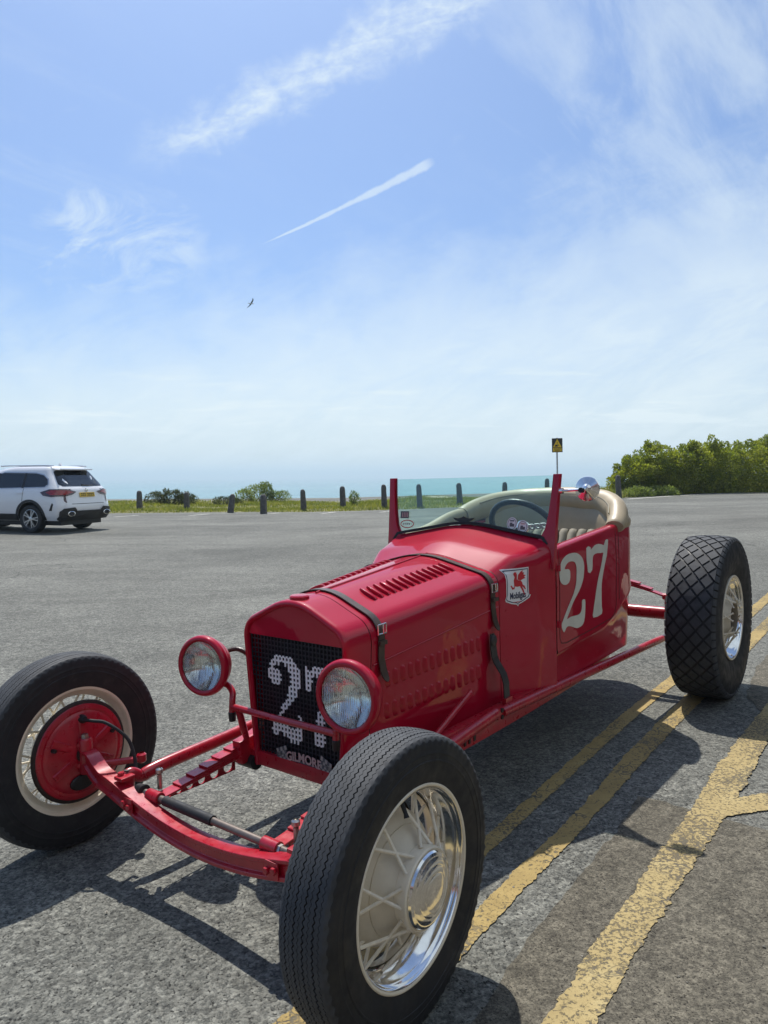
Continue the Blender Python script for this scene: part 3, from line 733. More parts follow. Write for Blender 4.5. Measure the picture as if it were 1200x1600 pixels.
# ------------------------------------------------------------------ the parked white SUV (local x = left, y = rearward, origin under the rear axle)
def slice_outline(yf, yr, w, rf, rr, n=10):
    """rounded plan outline, same point count for every slice"""
    pts = []
    def arc(cx, cy, rx, ry, a0, a1):
        for k in range(n+1):
            a = a0+(a1-a0)*k/n; pts.append((cx+rx*math.copysign(abs(math.cos(a))**.8, math.cos(a)), cy+ry*math.copysign(abs(math.sin(a))**.8, math.sin(a))))
    rx = min(.55*w, rr*1.6)
    arc(w-rx, yr-rr, rx, rr, 0, PI/2); arc(-(w-rx), yr-rr, rx, rr, PI/2, PI)
    rx = min(.7*w, rf*1.2)
    L = len(pts)
    arc(-(w-rx), yf+rf, rx, rf, PI, 1.5*PI); arc(w-rx, yf+rf, rx, rf, 1.5*PI, 2*PI)
    # extra points along the flanks
    out = pts[:L]; a, b = pts[L-1], pts[L]
    out += [(a[0]+(b[0]-a[0])*k/12, a[1]+(b[1]-a[1])*k/12) for k in range(1, 12)]+pts[L:]
    a, b = pts[-1], pts[0]
    out += [(a[0]+(b[0]-a[0])*k/12, a[1]+(b[1]-a[1])*k/12) for k in range(1, 12)]
    return out
def suv():
    R = empty('parked_suv', None, (-8.37, 18.62, gz(-8.4)), math.atan2(-.944, -.33))
    tag(R, 'white family SUV parked facing away from the red racer', 'car')
    SL = [(.30, -3.45, .82, .84, .5, .14), (.42, -3.58, .92, .905, .5, .22), (.58, -3.64, .975, .93, .5, .30), (.70, -3.64, .965, .94, .45, .34), (.82, -3.60, .930, .938, .45, .36),
          (.93, -3.50, .915, .93, .5, .38), (1.01, -3.20, .905, .915, .6, .38), (1.06, -2.65, .890, .90, .6, .36), (1.10, -2.30, .860, .875, .5, .34), (1.20, -2.12, .775, .835, .5, .32),
          (1.32, -1.92, .670, .785, .5, .30), (1.44, -1.68, .565, .735, .5, .27), (1.53, -1.45, .490, .70, .5, .24), (1.585, -1.25, .455, .665, .5, .20), (1.615, -1.08, .43, .63, .5, .22),
          (1.64, -.90, .36, .57, .5, .28), (1.655, -.7, .22, .45, .4, .28), (1.66, -.5, .05, .25, .3, .22)]
    mb = MB(); rows = [[(x, y, z) for x, y in slice_outline(yf, yr, w, rf, rr)] for z, yf, yr, w, rf, rr in SL]
    mb.grid(rows, cv=True); n = len(rows[0])
    mb.f.append(tuple(range(n))[::-1]); mb.m.append(0); mb.f.append(tuple(range((len(rows)-1)*n, len(rows)*n))); mb.m.append(0)
    body = mb.build('body', 'suv_white', R, angle=40); bv = bvh_of(body)
    # wheel arches cut out of the flanks
    cut = MB()
    for yy in (0, -2.72): cut.lathe([(-1.2, 0), (-1.2, .40), (1.2, .40), (1.2, 0)], 36, (0, yy, .36))
    co = cut.build('arch_cutter', 'plastic_black', R)
    md = body.modifiers.new('cut', 'BOOLEAN'); md.object = co; md.operation = 'DIFFERENCE'; md.solver = 'EXACT'
    bpy.context.view_layer.update()
    me = bpy.data.meshes.new_from_object(body.evaluated_get(bpy.context.evaluated_depsgraph_get()))
    body.modifiers.clear(); old = body.data; body.data = me; me.materials.clear(); me.materials.append(MATS['suv_white'])
    me.polygons.foreach_set('use_smooth', [True]*len(me.polygons)); me.set_sharp_from_angle(angle=math.radians(38))
    bpy.data.objects.remove(co)
    me.materials.append(MATS['plastic_black'])
    for p in me.polygons:
        c = p.center
        if any(abs(math.hypot(c.y-yy, c.z-.36)-.40) < .012 for yy in (0, -2.72)) and abs(p.normal.x) < .3 and abs(c.x) < .99: p.material_index = 1
    MB().box((0, -1.36, .36), (1.40, 4.2, .36)).build('underbody', 'plastic_black', R)
    for sx in (1, -1):
        fs = (lambda s_: (lambda y, z: (s_*1.2, y, z)))(sx); D = (-sx, 0, 0)
        # lower cladding
        ring = lambda yc, r0, r1: [(yc+r1*math.cos(a), .36+r1*math.sin(a)) for a in np.linspace(-.2, PI+.2, 26)]+[(yc+r0*math.cos(a), .36+r0*math.sin(a)) for a in np.linspace(PI+.2, -.2, 26)]
        for yc in (0, -2.72): decal('arch_cladding', [ring(yc, .402, .462)], fs, bv, D, 'plastic_black', R, .004, .08, .012)
        decal('sill_cladding', [[(-2.30, .31), (-.42, .31), (-.42, .47), (-2.30, .47)]], fs, bv, D, 'plastic_black', R, .004, .12, .012)
        w = decal('side_window', [[(.42, 1.13), (.50, 1.19), (.45, 1.31), (.30, 1.41), (.05, 1.46), (-.98, 1.48), (-1.62, 1.36), (-1.95, 1.12), (-1.0, 1.10)]], fs, bv, D, 'suv_glass', R, .003, .10, .004)
        for yp in (-.28, -1.12): decal('pillar', [[(yp, 1.10), (yp+.06, 1.10), (yp+.05, 1.47), (yp-.01, 1.47)]], fs, bv, D, 'plastic_black', w, .008, .10, .004)
        decal('window_trim', [[(.44, 1.115), (.53, 1.19), (.47, 1.33), (.31, 1.435), (.05, 1.485), (-.98, 1.505), (-1.0, 1.487), (.05, 1.466), (.30, 1.415), (.45, 1.315), (.505, 1.19), (.42, 1.13), (-1.0, 1.10), (-1.0, 1.085)]], fs, bv, D, 'alloy', w, .005, .10, .004)
        decal('door_handle', [[(-.42, .965), (-.20, .975), (-.20, 1.0), (-.42, .99)]], fs, bv, D, 'suv_white', R, .012, .10, .02)
        for q in ([(-.40, .45), (-.34, .60), (-.22, .76), (-.20, 1.10), (-.212, 1.10), (-.232, .77), (-.352, .605), (-.412, .455)], [(-1.20, .5), (-1.19, 1.10), (-1.202, 1.10), (-1.212, .5)]):
            decal('door_seam', [q], fs, bv, D, 'plastic_black', R, .0015, .08, .001)
        rail = [(sx*.56, y, 1.655-.05*(max(0, y-.1)*1.6)**2-.02*max(0, -1.-y)) for y in np.linspace(-1.25, .42, 12)]
        MB().tube(rail, .016, 8).build('roof_rail', 'alloy', R)
        decal('rear_reflector', [[(.60, .55), (.68, .55), (.73, .70), (.70, .74)]], fs, bv, D, 'plastic_black', R, .003, .05, .004)
    fr = lambda x, z: (x, 1.6, z); D = (0, -1, 0)
    decal('rear_window', [[(-.66, 1.14), (.66, 1.14), (.73, 1.19), (.61, 1.50), (.55, 1.525), (-.55, 1.525), (-.61, 1.50), (-.73, 1.19)]], fr, bv, D, 'suv_glass', R, .004, .09, .004)
    sp = MB(); sp.prism([(-.60, 1.565), (.60, 1.565), (.56, 1.60), (-.56, 1.60)], lambda x, z: (x, .40, z), lambda x, z: (x*.98, .62, z-.022)); sp.build('roof_spoiler', 'suv_white', R, bevel=.012)
    MB().prism([(-.30, 1.545), (.30, 1.545), (.30, 1.562), (-.30, 1.562)], lambda x, z: (x, .44, z-.012), lambda x, z: (x, .615, z-.012)).build('brake_light', 'lamp_dark', R)
    MB().tube([(.05, .815, 1.17), (-.18, .825, 1.155), (-.36, .815, 1.17)], [.02, .014, .008], 6).build('rear_wiper', 'plastic_black', R)
    MB().prism([(-.05, 0), (.06, 0), (.05, .03), (.02, .07), (-.03, .06)], lambda y, z: (-.018, y+.10, 1.648+z), lambda y, z: (.018, y+.10, 1.648+z)).build('roof_antenna', 'suv_white', R, bevel=.004)
    # tail lamps wrap onto the flank
    for sx in (1, -1):
        q = [(sx*a, b) for a, b in ((.36, 1.00), (.50, .935), (.74, .895), (.88, .905), (.94, .945), (.91, 1.04), (.80, 1.075), (.58, 1.06))]
        t = decal('tail_lamp', [q], fr, bv, D, 'lamp_dark', R, .006, .06, .012)
        q = [(sx*a, b) for a, b in ((.46, .995), (.66, .935), (.86, .935), (.91, .965), (.84, 1.045), (.62, 1.035))]
        decal('lens', [q], fr, bv, D, 'lamp_red', t, .022, .05, .006)
        fs = (lambda s_: (lambda y, z: (s_*1.2, y, z)))(sx)
        t2 = decal('tail_lamp', [[(.88, 1.07), (.60, 1.07), (.34, 1.0), (.44, .92), (.68, .885), (.90, .91)]], fs, bv, (-sx, 0, 0), 'lamp_dark', R, .006, .06, .012)
        decal('lens', [[(.86, 1.045), (.66, 1.045), (.52, .995), (.66, .93), (.88, .93)]], fs, bv, (-sx, 0, 0), 'lamp_red', t2, .022, .05, .006)
        MB().lathe([(-.06, .10), (.02, .10), (.025, .085), (-.05, .07), (-.05, 0)], 20, (sx*.62, .985, .47), Matrix.Rotation(PI/2, 3, 'Z') @ Matrix.Diagonal((1, 1.25, .62))).build('exhaust_trim', 'chrome', R)
    decal('lower_bumper', [[(-.86, .31), (.86, .31), (.86, .53), (.78, .60), (.50, .62), (.42, .54), (-.42, .54), (-.50, .62), (-.78, .60), (-.86, .53)]], fr, bv, D, 'plastic_black', R, .016, .06, .02)
    pl = decal('number_plate', [[(-.26, .87), (.26, .87), (.26, .98), (-.26, .98)]], fr, bv, D, 'plate_yellow', R, .012, .2, .01)
    bars = []
    for k, x in enumerate((-.215, -.155, -.095, -.035, .06, .12, .18)):
        bars += [[(x, .89), (x+.014, .89), (x+.014, .96), (x, .96)], [(x+.02, .89), (x+.042, .89), (x+.042, .905), (x+.02, .905)], [(x+.02, .94), (x+.042, .94), (x+.042, .96), (x+.02, .96)]]
    decal('plate_lettering', bars, fr, bv, D, 'sign_black', pl, .024, .2, .002)['kind'] = 'stuff'
    MB().lathe([(-.01, .045), (.012, .045), (.016, .035), (.016, 0)], 16, (0, .918, 1.045), Matrix.Rotation(PI/2, 3, 'Z')).build('badge', 'chrome', R)
    decal('hatch_seam', [[(-.56, .70), (.56, .70), (.56, .712), (-.56, .712)]], fr, bv, D, 'plastic_black', R, .0015, .1, .001)
    # wheels
    tm = MB().lathe([(-.10, .23), (-.115, .27), (-.11, .32), (-.09, .343), (0, .347), (.09, .343), (.11, .32), (.115, .27), (.10, .235), (.085, .23)], 40).data('tyre', 'rubber')
    rm = MB(); rm.lathe([(.085, .232), (.098, .236), (.10, .225), (.07, .215), (.0, .20), (-.06, .2)], 40)
    for k in range(5):
        for dd in (-.13, .13):
            a = 2*PI*k/5+dd*.4; a2 = 2*PI*k/5+dd*1.5
            p0 = Vector((.085, .04*math.cos(a), .04*math.sin(a))); p1 = Vector((.082, .225*math.cos(a2), .225*math.sin(a2)))
            rm.sweep([p0, p1], [(-.016, -.012), (.016, -.012), (.012, .012), (-.012, .012)], up=(1, 0, 0))
    rm.lathe([(.05, .06), (.095, .055), (.10, .03), (.10, 0)], 20)
    rmd = rm.data('alloy_rim', 'alloy')
    dk = MB().lathe([(.03, .20), (.03, 0)], 24).data('brake_disc', 'plastic_black')
    for sx in (1, -1):
        for yy in (0, -2.72):
            w = empty('wheel', R, (sx*.815, yy, .347), 0 if sx > 0 else PI)
            for nm, d_ in (('tyre', tm), ('alloy_rim', rmd), ('brake_disc', dk)): place(nm, d_, w)
suv()

# ------------------------------------------------------------------ the red racer (local x = car's left, y = rearward from the front axle, z up)
TWO = [(1.599,0.577),(1.574,0.607),(1.580,0.620),(1.605,0.645),(1.641,0.679),(1.699,0.729),(1.725,0.767),(1.734,0.807),(1.736,0.842),(1.722,0.865),(1.691,0.874),(1.656,0.874),(1.628,0.864),(1.614,0.848),(1.648,0.845),(1.668,0.833),(1.667,0.804),(1.652,0.785),(1.618,0.780),(1.584,0.789),(1.566,0.808),(1.562,0.840),(1.574,0.870),(1.595,0.890),(1.637,0.906),(1.692,0.910),(1.742,0.905),(1.785,0.888),(1.809,0.867),(1.819,0.839),(1.813,0.803),(1.796,0.769),(1.757,0.732),(1.697,0.694),(1.654,0.654),(1.629,0.629),(1.667,0.633),(1.716,0.630),(1.760,0.629),(1.782,0.641),(1.789,0.661),(1.791,0.686),(1.823,0.686),(1.826,0.655),(1.820,0.608),(1.802,0.580),(1.772,0.571),(1.728,0.572),(1.679,0.588),(1.644,0.596),(1.621,0.593)]
SEV = [(1.849,0.916),(1.897,0.915),(1.899,0.903),(1.947,0.920),(1.995,0.922),(2.036,0.915),(2.058,0.911),(2.079,0.932),(2.113,0.931),(2.099,0.884),(2.089,0.856),(2.061,0.817),(2.035,0.769),(2.020,0.726),(2.018,0.676),(2.020,0.624),(2.020,0.587),(1.918,0.586),(1.919,0.616),(1.937,0.663),(1.958,0.716),(1.981,0.763),(2.016,0.816),(2.039,0.858),(2.046,0.876),(2.010,0.877),(1.969,0.881),(1.929,0.876),(1.916,0.855),(1.908,0.810),(1.860,0.805)]
CAR = empty('racing_car')
CAR.matrix_world = MT @ Matrix.Translation((-.57527, 2.09446, 0)) @ Matrix.Rotation(-.66557, 4, 'Z')
tag(CAR, 'red vintage open wheel racing car with number 27 on its side', 'car')
ZF, ZR, WB = .3375, .4454, 2.9455

KEYS = [(.400, .247, .772, .885, .26, .208, .22, .085), (.52, .253, .780, .893, .28, .220, .24, .085), (1.22, .335, .870, .953, .36, .335, .45, .065),
        (1.32, .366, .926, .990, .36, .368, .50, .055), (1.42, .402, .945, 1.016, .36, .404, .6, .070), (1.53, .432, .975, 1.047, .36, .430, .7, .070)]
def keyat(u):
    for a, b in zip(KEYS, KEYS[1:]):
        if u <= b[0] or b is KEYS[-1]:
            t = (u-a[0])/(b[0]-a[0]); return [p+(q-p)*t for p, q in zip(a, b)][1:]
def half(u, inset=0.):
    """half cross-section from the crown to the bottom edge, fixed sample count"""
    w, zs, zt, zb, wb, r0, r1 = keyat(u)
    w -= inset; wb -= inset; zs -= inset*.85; zt -= inset*1.1; r1 = max(.015, r1-inset)
    th = math.atan2(zt-zs, w); d1 = Vector((math.cos(th), -math.sin(th))); P1 = Vector((w, zs)); d2 = (Vector((wb, zb))-P1).normalized()
    zc = zt-r0/math.cos(th)
    pts = [Vector((r0*math.sin(th*k/4), zc+r0*math.cos(th*k/4))) for k in range(5)]
    phi = d1.angle(d2); tl = r1*math.tan(phi/2); A = P1-d1*tl; Bp = P1+d2*tl
    n1 = Vector((-math.sin(th), -math.cos(th))); C = A+n1*r1
    for k in range(1, 6): pts.append(pts[4].lerp(A, k/6))
    a0 = math.atan2(A.y-C.y, A.x-C.x); a1 = math.atan2(Bp.y-C.y, Bp.x-C.x)
    for k in range(10): a = a0+(a1-a0)*k/9; pts.append(Vector((C.x+r1*math.cos(a), C.y+r1*math.sin(a))))
    e = Vector((wb, zb))
    for k in range(1, 8): pts.append(Bp.lerp(e, k/7))
    return pts
def full(u, inset=0.):
    h = half(u, inset); return [Vector((-p.x, p.y)) for p in reversed(h[1:])]+h
def loft(us, inset=0.): return [[(p.x, u, p.y) for p in full(u, inset)] for u in us]

def radiator():
    rs = MB()
    rows = []
    for u, ins in ((.52, 0), (.47, 0), (.425, 0), (.410, .0), (.4035, .003), (.400, .008), (.4005, .014), (.404, .018), (.416, .021)):
        rows.append([(p.x, u, p.y) for p in full(max(.40, u), ins)])
    rs.grid(rows)
    # bottom pan
    rs.box((0, .435, .280), (.40, .055, .04))
    sh = rs.build('radiator_shell', 'red_paint', CAR, angle=40)
    hp = MB(); top = [p for p in full(.416, .020) if p.y > .7275]
    hp.grid([[(p.x, .413, p.y) for p in top], [(p.x*.996, .413, .7275) for p in top], [(p.x*.996, .425, .727) for p in top]])
    hp.build('header_panel', 'red_paint', sh)
    MB().box((0, .452, .50), (.40, .01, .50)).build('radiator_core', 'core', sh)
    # mesh: crossing bars, those under the number painted white
    def norm(P, a0, a1, b0, b1):
        xs = [p[0] for p in P]; ys = [p[1] for p in P]
        return [(a0+(x-min(xs))/(max(xs)-min(xs))*(a1-a0), b0+(y-min(ys))/(max(ys)-min(ys))*(b1-b0)) for x, y in P]
    G = [norm(TWO, -.135, .026, .372, .670), norm(SEV, .042, .170, .383, .657)]
    bl, wh = MB(), MB(); pit = .0165; hwz = lambda z: .188+.036*(z-.30)/.43
    nz = 26; z0 = .302; pz = (.727-z0)/nz
    cols = [k*pit for k in range(-14, 15)]
    for i in range(nz+1):
        z = z0+i*pz
        for x in cols:
            if abs(x) > hwz(z)+.004: continue
            if abs(x+pit) < hwz(z)+.006:
                m = wh if any(inside((x+pit/2, z), g) for g in G) else bl
                m.box((x+pit/2, .4195, z), (pit, .003, .0066 if m is wh else .0048))
            if i < nz:
                m = wh if any(inside((x, z+pz/2), g) for g in G) else bl
                m.box((x, .418, z+pz/2), (.0066 if m is wh else .0048, .003, pz))
    o = bl.build('grille_mesh', 'black_mesh', sh, smooth=False); o['kind'] = 'stuff'
    o = wh.build('grille_number', 'white_enamel', sh, smooth=False); o['kind'] = 'stuff'; o['label'] = 'white number 27 painted on the black grille mesh'
    cap = MB().lathe([(0, .034), (.010, .034), (.014, .030), (.016, 0)], 24, (0, .448, .862), Matrix.Rotation(-PI/2, 3, 'Y') @ Matrix.Rotation(0, 3, 'X')); cap.build('filler_cap', 'red_paint', CAR)
    # trade badge wired to the mesh
    f3 = lambda dy: (lambda x, z: (x, .408+dy, z))
    arc = lambda x, z: (x, .4075, z-1.1*(x-.032)**2)
    bd = MB(); rows = [[(x, .409, .318-1.1*(x-.032)**2), (x, .409, .291-1.1*(x-.032)**2)] for x in np.linspace(-.085, .150, 18)]
    bd.grid(rows); bdo = bd.build('badge', 'badge_grey', CAR)
    decal('badge_lettering', [[(x+.032, z+.328) for x, z in p] for p in text_polys('GILMORE', .043, .0012, .92)], arc, None, (0, 1, 0), 'badge_red', bdo, 0, .5, .001)
    mk = []; x = -.05
    while x < .118:
        w = random.choice((.004, .006, .008)); mk.append([(x, .297), (x+w, .297), (x+w, .308), (x, .308)]); x += w+.003
    decal('badge_motto', mk, arc, None, (0, 1, 0), 'badge_silver', bdo, 0, .5, .001)
    for s in (-1, 1):
        F = MB(); D2 = MB()
        for a in range(5):
            for b in range(5):
                ox = .032+s*(.075+a*.0095+.004*(b > 2)); oz = .290+b*.0135-(.004*a if b > 2 else 0)
                q = [(ox, oz), (ox+s*.0095, oz-.003), (ox+s*.0095+.003*s, oz+.0105), (ox+.003*s, oz+.0135)]
                (F if (a+b) % 2 == 0 else D2).prism(q, lambda x, z: (x, .4085, z), lambda x, z: (x, .4065, z))
        fo = F.build('chequered_flag', 'badge_silver', bdo, smooth=False); D2.build('flag_check', 'badge_grey', bdo, smooth=False)
radiator()

def hood_and_cowl():
    us = list(np.linspace(.523, 1.217, 24))
    mb = MB(); mb.grid(loft(us)); rows = loft([.523, 1.217], .012)
    hood = mb.build('hood', 'red_paint', CAR, angle=50); hb = bvh_of(hood)
    us2 = [1.221, 1.235, 1.26]+list(np.linspace(1.28, 1.53, 14))
    mb = MB(); mb.grid(loft(us2)); mb.grid([[(p.x, 1.221, p.y) for p in full(1.221)], [(p.x, 1.221, p.y) for p in full(1.221, .02)]])
    mb.grid([[(p.x, 1.53, p.y) for p in full(1.53)], [(p.x, 1.535, p.y) for p in full(1.53, .012)], [(p.x, 1.50, p.y) for p in full(1.53, .03)]])
    cowl = mb.build('cowl', 'red_paint', CAR, angle=50)
    # dark joint between hood and cowl, centre hinge, side hinges
    MB().grid([[(p.x, 1.200, p.y) for p in full(1.200, .004)], [(p.x, 1.240, p.y) for p in full(1.240, .004)]]).build('hood_joint', 'dark_grease', CAR)
    MB().tube([(0, u, half(u)[0].y+.001) for u in np.linspace(.53, 1.21, 12)], .0045, 8).build('centre_hinge', 'red_paint', hood)
    for s in (-1, 1):
        pts = []
        for u in np.linspace(.53, 1.21, 14): q = half(u)[20]; pts.append((s*(q.x+.0005), u, q.y-.01))
        MB().tube(pts, .003, 6).build('side_hinge', 'red_paint', hood)
    # louvres: pressed blisters
    def louver(Lx, Wy, H):
        m = MB(); K = ((0, -.1), (.02, .92), (.10, 1.), (.28, .92), (.52, .66), (.78, .26), (1., -.1)); rows = []
        for i in range(11):
            t = i/10*2-1; b = math.sqrt(max(0, 1-t*t)); w = Wy*(.30+.70*b)
            rows.append([(t*Lx/2, (k-.42)*w, -.001+H*(b**.6)*max(h, 0)) for k, h in K])
        m.grid(rows)
        return m.data('louver', 'red_paint', angle=50)
    lt, ls = louver(.088, .030, .014), louver(.062, .026, .010)
    def put(me, p, D, xdir):
        h = hb.ray_cast(Vector(p)-Vector(D)*.4, Vector(D))
        if h[0] is None: return
        n = h[1] if h[1].dot(Vector(D)) < 0 else -h[1]
        xd = Vector(xdir); xd = (xd-n*xd.dot(n)).normalized()
        M = frame(h[0], xd, n); place('louver', me, hood, M)
    for s in (-1, 1):
        for k in range(14):
            u = .665+k*.0345; v = .125+.035*(u-.66)/.45
            put(lt, (s*v, u, .9), (0, 0, -1), (1, -.10*s, 0) if s > 0 else (1, .10, 0))
        for row, zc in ((0, .588), (1, .478)):
            for k in range(14):
                u = .598+k*.0372; z = zc+.030*(u-.6)/.5
                put(ls, (s*.5, u, z), (-s, 0, 0), (0, -.12*s, s))
    # leather straps over the hood
    for u, zl in ((.565, .60), (1.175, .665)):
        path = []
        for p in full(u, -.0035): path.append((p.x, u, p.y))
        path = [q for q in path if not (q[0] < 0 and q[2] < .42)]
        cut = [q for q in path if not (q[0] > 0 and q[2] < zl+.06)]
        e = cut[-1]; cut += [(e[0]+.003, u+.001, zl+.050), (e[0]+.006, u+.002, zl+.030), (e[0]+.011, u+.004, zl+.012), (e[0]+.017, u+.005, zl-.002), (e[0]+.021, u+.006, zl-.010)]
        secs = [(-.015, -.0025), (.015, -.0025), (.015, .0025), (-.015, .0025)]
        def outv(q): return Vector((q[0], 0, q[2]-.45)).normalized()
        m = MB(); rows = []
        n = len(cut)
        for i, q in enumerate(cut):
            a = Vector(cut[max(0, i-1)]); b = Vector(cut[min(n-1, i+1)]); t = (b-a).normalized(); side = Vector((0, 1, 0)); nn = side.cross(t).normalized()
            if nn.dot(outv(q)) < 0: nn = -nn
            k = 1. if i < n-2 else (.8 if i == n-2 else .3)
            rows.append([Vector(q)+side*w*k+nn*h for w, h in ((-.016, -.0022), (-.016, .0022), (.016, .0022), (.016, -.0022))])
        m.grid(rows, cv=True); m.f.append((0, 1, 2, 3)); m.m.append(0)
        st = m.build('hood_strap', 'brown_leather', CAR, bevel=.0006, seg=1)
        bz = .765 if u < .8 else .822
        bx = min(cut, key=lambda q: abs(q[2]-bz)+(10 if q[0] < 0 else 0))
        bm_ = MB(); c = Vector((bx[0]+.007, u, bz))
        loop = [c+Vector((.002, sx*.021, sz*.016)) for sx, sz in ((-1, -1), (-1, 1), (1, 1), (1, -1))]
        for a, b in zip(loop, loop[1:]+loop[:1]): bm_.tube([a, b], .0028, 8)
        bm_.tube([c+Vector((.006, 0, .016)), c+Vector((.008, 0, -.014))], .0022, 6)
        bm_.build('buckle', 'chrome', st)
        kp = MB().box(c+Vector((.003, 0, -.045)), (.012, .037, .014)); kp.build('keeper_loop', 'brown_leather', st, bevel=.002)
    # black hold-down strap from hood side to frame
    x = .338
    cpts = [(x+.004, 1.145, .648), (x+.006, 1.148, .600), (x+.008, 1.152, .560), (x+.012, 1.160, .535), (x+.040, 1.165, .490), (x+.048, 1.168, .455), (x+.050, 1.168, .385)]
    m = MB(); rows = []
    for i, q in enumerate(cpts):
        a = Vector(cpts[max(0, i-1)]); b = Vector(cpts[min(len(cpts)-1, i+1)]); t = (b-a).normalized(); side = Vector((0, 1, 0)); nn = t.cross(side).normalized()
        if nn.x < 0: nn = -nn
        w = .021 if i else .014
        rows.append([Vector(q)+side*c_*w+nn*h for c_, h in ((-1, -.002), (-1, .003), (1, .003), (1, -.002))])
    m.grid(rows, cv=True); hs = m.build('hold_down_strap', 'black_leather', CAR, bevel=.0008, seg=1)
    MB().lathe([(0, .022), (.006, .022), (.010, .016), (.011, 0)], 24, (x+.006, 1.147, .622)).build('strap_button', 'black_leather', hs)
    MB().box((x+.052, 1.168, .385), (.016, .05, .03)).tube([(x+.05, 1.150, .372), (x+.075, 1.150, .372)], .008, 8).tube([(x+.05, 1.186, .372), (x+.075, 1.186, .372)], .008, 8).build('strap_clip', 'red_metal', hs)
    return hood, cowl
HOOD, COWL = hood_and_cowl()

# ---- body tub
def belt(u): return .945+.048*max(0, min(1, (u-1.53)/.67))+.02*max(0, (u-2.2)/.4)
def plan(n_c=14):
    """left half of the plan outline, front to back centre: (v, u)"""
    P = [(.431, 1.535), (.432, 1.70), (.433, 1.90), (.433, 2.05), (.432, 2.20), (.430, 2.30)]
    for k in range(1, n_c+1):
        a = PI/2*k/n_c; P.append((.24+.19*math.cos(a)**.9, 2.36+.24*math.sin(a)**.9))
    P += [(.12, 2.603), (0, 2.605)]
    return P
def tub():
    L = plan(); path = L+[(-v, u) for v, u in reversed(L[:-1])]
    rows = []; n = len(path)
    for i, (v, u) in enumerate(path):
        a = Vector(path[max(0, i-1)]); b = Vector(path[min(n-1, i+1)]); t = (b-a).normalized(); inn = Vector((-t.y, t.x)) 
        if inn.dot(Vector((v, u-1.95))) > 0: inn = -inn
        ub = min(u, 2.55); zc = .50+.02*max(0, (ub-1.55)/.6)+.14*max(0, (ub-2.05)/.45)**1.5
        zb = .355; top = belt(min(u, 2.6))
        prof = [(.020, zb), (.014, zb+(zc-zb)*.45), (.005, zc-.015), (.0, zc-.004), (-.003, zc+.004), (-.001, zc+.016), (-.001, zc+.10), (-.003, (zc+top)/2+.05), (-.001, top-.05), (.001, top-.016), (.006, top-.005), (.014, top), (.042, top+.001), (.050, top-.006), (.052, top-.06), (.052, .62)]
        rows.append([(v+inn.x*d, u+inn.y*d, z) for d, z in prof])
    m = MB(); m.grid(rows)
    body = m.build('body_tub', 'red_paint', CAR, angle=45); bv = bvh_of(body)
    # floor and firewall
    fl = [(v*.90, u) for v, u in [(.40, 1.36)]+L[:-1]]
    fl = [(v, min(u, 2.56)) for v, u in fl]
    MB().prism(fl+[(-v, u) for v, u in reversed(fl)], lambda a, b: (a, b, .385), lambda a, b: (a, b, .40)).box((0, 1.40, .62), (.70, .015, .46)).build('floor_pan', 'black_metal', CAR)
    # door shut lines and the body seam at the rear corner
    for s in (1, -1):
        f = lambda y, z, s=s: (s*.5, y, z)
        W = .0035
        def line(P):
            P = [Vector((*p, 0)) for p in P]; L_, R_ = [], []
            for i, p in enumerate(P):
                t = (P[min(i+1, len(P)-1)]-P[max(0, i-1)]).normalized(); nn = Vector((-t.y, t.x, 0))*W/2
                L_.append(((p+nn).x, (p+nn).y)); R_.append(((p-nn).x, (p-nn).y))
            return L_+R_[::-1]
        ld = line([(1.565, .935), (1.562, .75), (1.560, .56), (1.575, .535), (1.62, .528), (1.9, .535), (2.14, .545), (2.19, .56), (2.215, .60), (2.22, .78), (2.215, .972)])
        decal('door_seam', [ld], f, bv, (-s, 0, 0), 'dark_grease', body, .0007, .05, .0006)
        ld = line([(2.255, .985), (2.258, .80), (2.26, .62)]); decal('panel_seam', [ld], f, bv, (-s, 0, 0), 'dark_grease', body, .0007, .05, .0006)
    f = lambda y, z: (.5, y, z)
    cm = lambda P: [(q.x, q.y) for q in catmull([(a, b, 0) for a, b in P], 2, True)]
    nb = decal('door_number', [cm(TWO), cm(SEV)], f, bv, (-1, 0, 0), 'number_paint', body, .0012, .06, .0008)
    nb['label'] = 'pale grey number 27 painted on the red door'
    f2 = lambda y, z: (-.5, 3.68-y, z); decal('door_number', [cm(TWO), cm(SEV)], f2, bv, (1, 0, 0), 'number_paint', body, .0012, .06, .0008)
    # upholstered roll round the cockpit
    roll = catmull([(-.405, 1.60, .955), (-.408, 1.80, .978), (-.408, 2.02, 1.030), (-.402, 2.20, 1.052)], 6)
    MB().tube(roll, [(.028, .030)]*3+[(.034, .034)]*(len(roll)-3), 14).build('door_roll', 'tan_leather', CAR)
    rp = catmull([(-.405, 2.14, 1.035), (-.398, 2.28, 1.062), (-.36, 2.43, 1.085), (-.26, 2.535, 1.098), (-.12, 2.57, 1.102), (.0, 2.578, 1.102), (.12, 2.57, 1.098), (.26, 2.535, 1.085), (.36, 2.43, 1.050), (.405, 2.32, 1.008), (.415, 2.25, .985)], 7)
    k = len(rp); sc = []
    for i in range(k):
        t = i/(k-1); sc.append((.045+.022*math.sin(PI*t), .048+.028*math.sin(PI*t)**.7) if t < .8 else (.045+.010*(1-t)/.2, .030+.040*((1-t)/.2)**.8))
    MB().tube(rp, sc, 18).build('cockpit_roll', 'tan_leather', CAR)
    # leather skirt over the body edge at the back corner
    sk = MB(); rows = []
